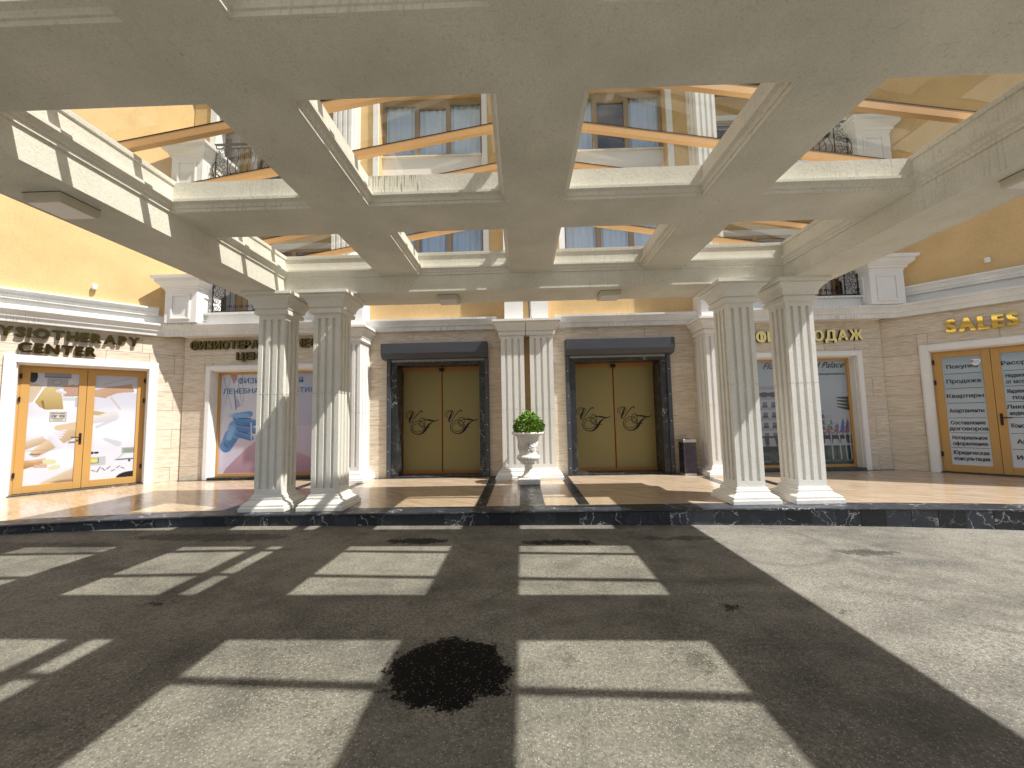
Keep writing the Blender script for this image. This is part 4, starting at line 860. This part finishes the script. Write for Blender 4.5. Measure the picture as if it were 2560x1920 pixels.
for tx, zz, hh in (('РАБОТНО ВРЕМЕ', .372, .020), ('вторник - неделя', .387, .016), ('10.00 - 18.00', .402, .030), ('понеделник почивен', .415, .012), ('тел. за записване', .428, .012)):
    put_text(DL, FL, tx, wn0+ww*.60, .17+2.345*(1-zz), hh, .20, yL-.006, bold=.0012)
def handle(o, F, u, z, w_, d):
    t = MB(); t.fbox(F, u-.02, u+.02, w_, w_+.012, z-.12, z+.12); t.fbox(F, u-.012, u+.012, w_+.012, w_+.055, z+.02, z+.045); t.fbox(F, min(u, u+d*.14), max(u, u+d*.14), w_+.04, w_+.058, z+.022, z+.042)
    bevel(t.obj('handle', 'black', o), .003, 2)
handle(DL, FL, mL-.055, 1.10, yL+.012, -1); handle(DR, FR_, mR+.055, 1.14, yR+.012, 1)
H_ = 2.65-.335
for (g0, g1), items in ((GR[0], (('Покупка',), ('Продажа',), ('Квартиры',), ('Апартаменты',), ('Составление', 'договоров'), ('Нотариальное', 'оформление'), ('Юридическая', 'консультация'))),
                        (GR[1], (('Рассрочка',), ('Недвижимость', 'от застройщика'), ('Индивидуальный', 'подход'), ('Ликвидная', 'недвижимость'), ('Консультации',), ('Аренда',), ('Ипотека',)))):
    list_bg(g1-g0+.01, H_+.01).obj('poster', DR, FR_, g0-.005, .17, yR-.01)
    n = len(items); cc = (g0+g1)/2
    for k, it in enumerate(items):
        zt_ = .175+H_*(1-.02-(k+0)*.137); zb_ = zt_-H_*.137
        if k < n-1:
            t = MB(); t.fbox(FR_, g0+.02, g1-.02, yR-.008, yR-.0055, zb_-.004, zb_+.004); t.obj('divider_line', 'text', DR)
        hh = .082 if len(it) == 1 else .078
        for j, tx in enumerate(it):
            zc = (zt_+zb_)/2+(0 if len(it) == 1 else (.06 if j == 0 else -.065))-hh/2
            mw_ = (g1-g0)*.86
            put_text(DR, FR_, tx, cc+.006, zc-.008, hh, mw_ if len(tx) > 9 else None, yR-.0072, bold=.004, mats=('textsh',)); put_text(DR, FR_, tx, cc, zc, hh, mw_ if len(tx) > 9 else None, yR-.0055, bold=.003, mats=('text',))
# shield sticker
g0, g1 = GR[0]; sx = g1-.085; sz = .175+H_-.14; P = [(-.075, .05), (-.04, .062), (0, .066), (.04, .062), (.075, .05), (.07, .0), (.045, -.045), (0, -.08), (-.045, -.045), (-.07, 0)]
t = MB(); t.quad(*[FR_.p(sx+a, yR-.004, sz+b) for a, b in P[::-1]]); t.obj('sticker', 'whitetext', DR)
t = MB(); t.quad(*[FR_.p(sx-.05+a*.35, yR-.003, sz+.02+b*.35) for a, b in P[::-1]], m=0); t.quad(*[FR_.p(sx+a, yR-.003, sz+b) for a, b in ((-.02, .03), (.05, .03), (.05, .022), (-.02, .022))]); t.quad(*[FR_.p(sx+a, yR-.003, sz+b) for a, b in ((-.04, -.005), (.05, -.005), (.05, -.014), (-.04, -.014))])
t.obj('sticker_print', flat('print_red', (.35, .12, .12), .5), DR)

# ------------------------------------------------------------------ letter signs
def sign(name, label, F, lines, mats, depth=.045, so_=.03):
    o = thing(name, label, 'sign')
    for tx, ua, ub, z, h, bd in lines:
        ms = [text_mesh(c, h, bold=bd, ext=depth/2, mats=mats, bev=0) if c != ' ' else (None, h*.32) for c in tx]
        tot = sum(w_ for _, w_ in ms); gap = h*.10; tot_g = gap*(len(tx)-1); sc = ((ub-ua)-tot_g)/tot; u = ua
        for me, w_ in ms:
            if me: link('letter', me, o, F.mat(u, so_+depth/2, z) @ TXT @ Matrix.Diagonal((sc, 1, 1, 1)))
            u += w_*sc+gap
    return o
sign('wall_sign', 'dark mirrored PHYSIOTHERAPY CENTER letters above the left double door', FL, [('PHYSIOTHERAPY', -3.30, -.86, 3.215, .205, .018), ('CENTER', -2.66, -1.55, 2.905, .205, .018)], ('darkgold', 'letterside'))
sign('wall_sign', 'black and gold Cyrillic physiotherapy letters above the left display window', FWL, [('ФИЗИОТЕРАПЕВТИЧЕСКИЙ', -8.2, -4.42, 3.21, .205, .012), ('ЦЕНТР', -7.03, -6.05, 2.925, .185, .012)], ('darkgold', 'letterside'))
sign('wall_sign', 'pale gold Cyrillic office letters above the right display window', FWR, [('ОФИС ПРОДАЖ', 5.33, 8.1, 3.04, .24, .017)], ('palegold', 'letterside'))
sign('wall_sign', 'bright mirrored gold SALES letters above the right double door', FR_, [('SALES', 1.06, 2.06, 3.02, .275, .030)], ('gold', 'gold'))

# sconces
for F, u, z, lb in ((FL, -1.65, 4.42, 'small white wall lamp on the sunlit ochre wall on the left'), (FR_, 1.74, 4.38, 'small white wall lamp on the shaded ochre wall on the right')):
    o = thing('wall_lamp', lb, 'lamp', group='white wall lamps'); mb = MB(); mb.fbox(F, u-.035, u+.035, 0, .03, z, z+.075); mb.obj('bracket', 'whiteplastic', o)
    mb = MB(); c = F.p(u+.005, .075, 0); mb.lathe(c[0], c[1], [(.03, z-.005), (.044, z), (.047, z+.09), (.040, z+.10), (.0, z+.102)], 20); mb.obj('lamp_shade', 'whiteplastic', o, smooth=False)

# ------------------------------------------------------------------ canopy
C = thing('entrance_canopy', 'cream stuccoed coffered canopy with glass roof on paired fluted square columns', 'canopy')
OX0, OX1, A0, A4 = -4.598, 4.985, -3.884, 4.296
BX = [(-2.256, -1.657), (-.109, .488), (2.04, 2.633)]
BY = [(.02, .60), (2.140, 2.719), (4.256, 4.847)]
YF0, YF1, YN0, YN1 = 6.432, 7.139, -2.25, -1.54
ZI, ZO, ZT = 3.742, 3.479, 4.11
def beam(x0, x1, y0, y1, z0, label=None):
    mb = MB(); mb.box(x0, x1, y0, y1, z0, ZT); o = mb.obj('beam', 'beamdrip' if -1.7 < x0 < -1.6 and x1-x0 > 1 and 2 < y0 < 6 else 'beam', C)
    return o
beam(OX0, A0, YN0, YF1, ZO); beam(A4, OX1, YN0, YF1, ZO); beam(A0, A4, YF0, YF1, ZO); beam(A0, A4, YN0, YN1, ZO)
for x0, x1 in BX: beam(x0, x1, YN1, YF0, ZI)
gx = [(A0, BX[0][0]), (BX[0][1], BX[1][0]), (BX[1][1], BX[2][0]), (BX[2][1], A4)]
gy = [(YN1, BY[0][0]), (BY[0][1], BY[1][0]), (BY[1][1], BY[2][0]), (BY[2][1], YF0)]
for y0, y1 in BY:
    for x0, x1 in gx: beam(x0, x1, y0, y1, ZI)
MP = [(-.002, 3.745), (.022, 3.746), (.022, 3.782), (.034, 3.786), (.038, 3.800), (.046, 3.820), (.070, 3.836), (.080, 3.842), (.080, 3.872), (.060, 3.876), (.046, 3.886), (-.002, 3.892)]
CP = [(-.002, 4.075), (.018, 4.080), (.020, ZT+.002), (.020, ZT+.018), (-.05, ZT+.02)]
for x0, x1 in gx:
    for y0, y1 in gy:
        path = [(x0, y0), (x0, y1), (x1, y1), (x1, y0)]
        mb = MB(); mb.sweep(path, MP, closed=True); mb.obj('coffer_moulding', 'mould', C)
# coping only on the outer ring, thin drip edge
mb = MB(); mb.sweep([(A0, YN1), (A0, YF0), (A4, YF0), (A4, YN1)], CP, closed=True); mb.obj('coping', 'mould', C)
OC = [(-.002, 3.70), (.02, 3.705), (.02, 3.74), (.05, 3.76), (.06, 3.84), (.12, 3.92), (.16, 4.02), (.19, 4.05), (.21, 4.06), (.21, 4.18), (.12, 4.20), (-.3, 4.20)]
mb = MB(); mb.sweep([(OX0, YN0), (OX1, YN0), (OX1, YF1), (OX0, YF1)], OC, closed=True); mb.obj('outer_cornice', 'mould', C)
mb = MB(); mb.sweep([(OX0, YN0), (OX1, YN0), (OX1, YF1), (OX0, YF1)], [(.0, ZO+.004), (.012, ZO-.006), (.012, ZO+.02), (0, ZO+.024)], closed=True); mb.obj('drip_edge', 'mould', C)
# columns
COLX = (-4.05, -3.143, 3.513, 4.445)
def column(cx, cy):
    mb = shaft(cx-.2135, cx+.2135, cy-.2135, cy+.2135, .238, 3.128, 'frbl', 3, 1.83); o = mb.obj('column', 'column', C)
    z0 = gz(cx) if cy < 5 else 0
    mb = MB(); mb.sq(cx, cy, .2135, .2135, [(d, z) for d, z in BASEP]); 
    if z0 < 0: mb.box(cx-.36, cx+.36, cy-.36, cy+.36, z0-.05, 0)
    bevel(mb.obj('base', 'column', o), .004, 2)
    mb = MB(); mb.sq(cx, cy, .2135, .2135, [(d, z-.001) for d, z in capp(3.128)]); bevel(mb.obj('capital', 'column', o), .003, 2)
for cx in COLX: column(cx, 6.586)
for cx in COLX: column(cx, -1.85)
# glass roof: rafters, ridge, panes
RX = .19; SLOPE = .17
def zr(x): return 4.865-SLOPE*abs(x-RX)
RY = [-2.0, -1.3, -.6, .08, .60, 1.39, 2.22, 3.03, 3.78, 4.53, 5.28, 6.03, 6.78]
for y in RY:
    for x0, x1 in ((A0-.25, RX-.03), (RX+.03, A4+.25)):
        mb = MB(); h = .085
        mb.hexa([(x0, y-.03, zr(x0)), (x1, y-.03, zr(x1)), (x1, y+.03, zr(x1)), (x0, y+.03, zr(x0)), (x0, y-.03, zr(x0)+h), (x1, y-.03, zr(x1)+h), (x1, y+.03, zr(x1)+h), (x0, y+.03, zr(x0)+h)])
        ra = mb.obj('rafter', 'bronze', C)
        g = MB(); h2 = h+.008; g.hexa([(x0, y-.034, zr(x0)+h), (x1, y-.034, zr(x1)+h), (x1, y+.034, zr(x1)+h), (x0, y+.034, zr(x0)+h), (x0, y-.034, zr(x0)+h2), (x1, y-.034, zr(x1)+h2), (x1, y+.034, zr(x1)+h2), (x0, y+.034, zr(x0)+h2)]); g.obj('gasket', 'black', ra)
mb = MB(); mb.box(RX-.05, RX+.05, RY[0]-.05, RY[-1]+.05, 4.845, 4.985); mb.obj('ridge_beam', 'bronze', C)
for ya, yb in zip(RY, RY[1:]):
    for x0, x1 in ((A0-.3, RX), (RX, A4+.3)):
        h = .095; mb = MB()
        mb.hexa([(x0, ya+.003, zr(x0)+h), (x1, ya+.003, zr(x1)+h), (x1, yb-.003, zr(x1)+h), (x0, yb-.003, zr(x0)+h), (x0, ya+.003, zr(x0)+h+.01), (x1, ya+.003, zr(x1)+h+.01), (x1, yb-.003, zr(x1)+h+.01), (x0, yb-.003, zr(x0)+h+.01)]); mb.obj('glass_pane', 'glass', C)
for y in (RY[-1],):     # gable glazing stop
    pass
# light fittings under the outer beams
for x, y, lb in ((-1.215, 6.805, 'square flush light under the front canopy beam above the left entrance door'), (1.545, 6.805, 'square flush light under the front canopy beam above the right entrance door'),
                 (-4.235, 3.50, 'square flush light under the left canopy beam, largest in view'), (4.64, 3.49, 'square flush light under the right canopy beam, cut off at the edge of the photo')):
    o = thing('ceiling_light', lb, 'light', group='square lights under the canopy beams'); r = .172
    mb = MB(); holes(mb, Fr(0, 0, 1, 0), 0, 0, 0, 0, 0, 0, []); mb.sq(x, y, r, r, [(0, ZO-.002), (0, ZO-.078), (-.012, ZO-.084)][::-1]); bevel(mb.obj('housing', 'lamp', o), .004, 2)
    mb = MB(); mb.box(x-r+.022, x+r-.022, y-r+.022, y+r-.022, ZO-.090, ZO-.083); mb.obj('diffuser', 'diffuser', o)
    mb = MB(); mb.sq(x, y, r, r, [(.004, ZO-.004), (.004, ZO-.0)]); mb.obj('shadow_gap', 'black', o)

# ------------------------------------------------------------------ urn, shrub, bin
cx, cy = .12, 8.53
U = thing('stone_urn', 'white cast stone urn on a square foot in front of the central pilaster', 'urn')
mb = MB(); mb.sq(cx, cy, .222, .205, [(0, 0), (.012, .01), (.012, .105), (0, .115), (-.02, .118), (-.02, .125)]); bevel(mb.obj('foot', 'urn', U), .008, 2)
def goad(r, z, a):
    if .42 < z < .585: return r*(1+.045*abs(math.sin(a*11))*math.sin((z-.42)/.165*math.pi))
    if .60 < z < .96: return r*(1+.022*math.sin(a*6+3*math.sin(z*9))*math.sin((z-.6)/.36*math.pi)+.014*math.sin(a*17+z*30)*math.sin((z-.6)/.36*math.pi))
    return r
prof = [(.0, .12), (.165, .125), (.165, .145), (.15, .155), (.115, .19), (.092, .24), (.082, .30), (.080, .36), (.085, .385), (.125, .392), (.135, .405), (.13, .425), (.12, .432), (.15, .445), (.19, .47), (.222, .505), (.238, .54), (.232, .57), (.21, .59), (.19, .60)]
prof += [(.190+.045*t**1.6, .60+.36*t) for t in [i/16 for i in range(1, 17)]]+[(.255, .985), (.29, 1.005), (.325, 1.015), (.338, 1.03), (.338, 1.055), (.325, 1.065), (.29, 1.06), (.25, 1.04), (.0, 1.03)]
mb = MB(); mb.lathe(cx, cy, prof, 132, goad); mb.obj('bowl', 'urn', U, smooth=True)
mb = MB()
for k in range(6):      # swags in relief round the body
    a0 = k*math.pi/3-.5
    for q in range(3):
        pts = []
        for i in range(9):
            t = i/8; a = a0+(t)*math.pi/3.2; z = .86-.10*math.sin(t*math.pi)-.035*q; r = .198+.045*((z-.6)/.36)**1.6+.004; pts.append((cx+r*math.cos(a), cy+r*math.sin(a), z))
        mb.tube(pts, .009-.001*q, 6)
    for q in range(5):
        a = a0+.1*math.sin(q*2.); r0_ = .200+.02*q/5; z = .66+q*.055; mb.tube([(cx+r0_*math.cos(a-.06), cy+r0_*math.sin(a-.06), z), (cx+(r0_+.012)*math.cos(a), cy+(r0_+.012)*math.sin(a), z+.03), (cx+(r0_+.004)*math.cos(a+.05), cy+(r0_+.004)*math.sin(a+.05), z+.055)], .010, 6)
mb.obj('relief', 'urn', U, smooth=True)
T = thing('boxwood_shrub', 'rounded green boxwood shrub growing in the white urn', 'shrub')
mb = MB(); mb.tube([(cx, cy, 1.0), (cx+.01, cy, 1.12), (cx-.01, cy+.01, 1.25)], .018, 7)
for k in range(9): a = k*.7; mb.tube([(cx, cy, 1.05+.01*k), (cx+.1*math.cos(a), cy+.1*math.sin(a), 1.14+.01*k), (cx+.2*math.cos(a), cy+.2*math.sin(a), 1.22+.012*k)], .006, 5)
mb.obj('stem', 'bark', T)
V = []; Fc = []; Cc = []
def spray(px, py, pz, d, s_, bright):
    d = d.normalized(); a = d.orthogonal().normalized(); b = d.cross(a)
    for q in range(7):
        an = q*2.4+random.random(); rr = (a*math.cos(an)+b*math.sin(an)); o = Vector((px, py, pz))+d*(q*.009*s_); dr = (d*.75+rr*.9).normalized(); si = dr.cross(rr+Vector((.01, 0, .3))).normalized()
        l = .030*s_*random.uniform(.8, 1.25)*1.25; wd = .0115*s_; k = len(V)
        V.extend([tuple(o), tuple(o+dr*l*.5+si*wd+rr*.002), tuple(o+dr*l), tuple(o+dr*l*.5-si*wd+rr*.002)]); Fc.append((k, k+1, k+2, k+3)); g = bright*random.uniform(.75, 1.25); yv = random.uniform(.75, 1.1)
        Cc.extend([(.15*g*yv, .25*g, .028*g, 1)]*4)
for i in range(1500):
    th = random.uniform(0, 2*math.pi); ph = math.acos(random.uniform(-.12, 1)); nv = Vector((math.sin(ph)*math.cos(th), math.sin(ph)*math.sin(th), math.cos(ph)))
    lump = 1+.16*mnoise.noise(nv*2.3)+.07*mnoise.noise(nv*6); k = random.uniform(.80, 1.0) if i % 3 else random.uniform(.45, .8)
    p = Vector((cx+.02, cy, 1.10))+Vector((nv.x*.25, nv.y*.25, nv.z*.31))*lump*k
    spray(p.x, p.y, p.z, nv+Vector((random.uniform(-.5, .5), random.uniform(-.5, .5), random.uniform(-.2, .6))), random.uniform(.9, 1.5), 1.35 if random.random() < .35 else .75)
me = bpy.data.meshes.new('foliage'); me.from_pydata(V, [], Fc); me.materials.append(MAT['leaf']); at = me.color_attributes.new('Col', 'FLOAT_COLOR', 'POINT'); at.data.foreach_set('color', np.array(Cc).ravel()); link('foliage', me, T, kind='stuff')
mb = MB(); mb.lathe(cx, cy, [(0, 1.045), (.25, 1.048), (.2, 1.06), (0, 1.08)], 20); mb.obj('soil', 'soil', U)
N = thing('waste_bin', 'dark purple marble waste bin with a steel top, by the right entrance door', 'bin')
bx0, bx1, by0, by1 = 3.625, 3.905, 9.20, 9.50
mb = MB(); mb.box(bx0+.012, bx1-.012, by0+.012, by1-.012, 0, .06); mb.obj('plinth', 'screw', N)
for a in ((bx0, bx1, by0, by0+.02), (bx0, bx1, by1-.02, by1), (bx0, bx0+.02, by0+.021, by1-.021), (bx1-.02, bx1, by0+.021, by1-.021)):
    mb = MB(); mb.box(*a, .045, .735); bevel(mb.obj('marble_panel', 'binmarble', N), .003, 1)
mb = MB(); holes(mb, WORLD, 0, 0, 0, 0, 0, 0, []); mb.sq((bx0+bx1)/2, (by0+by1)/2, .136, .146, [(.0, .735), (.008, .737), (.008, .80), (0, .808), (-.03, .808), (-.04, .79)]); bevel(mb.obj('lid', flat('brushed_steel', (.55, .52, .45), .3, .5, .8, .1), N), .003, 1)
mb = MB(); mb.lathe((bx0+bx1)/2, (by0+by1)/2, [(0, .80), (.08, .80), (.09, .812), (.0, .815)], 20); mb.obj('ash_tray', 'black', N)
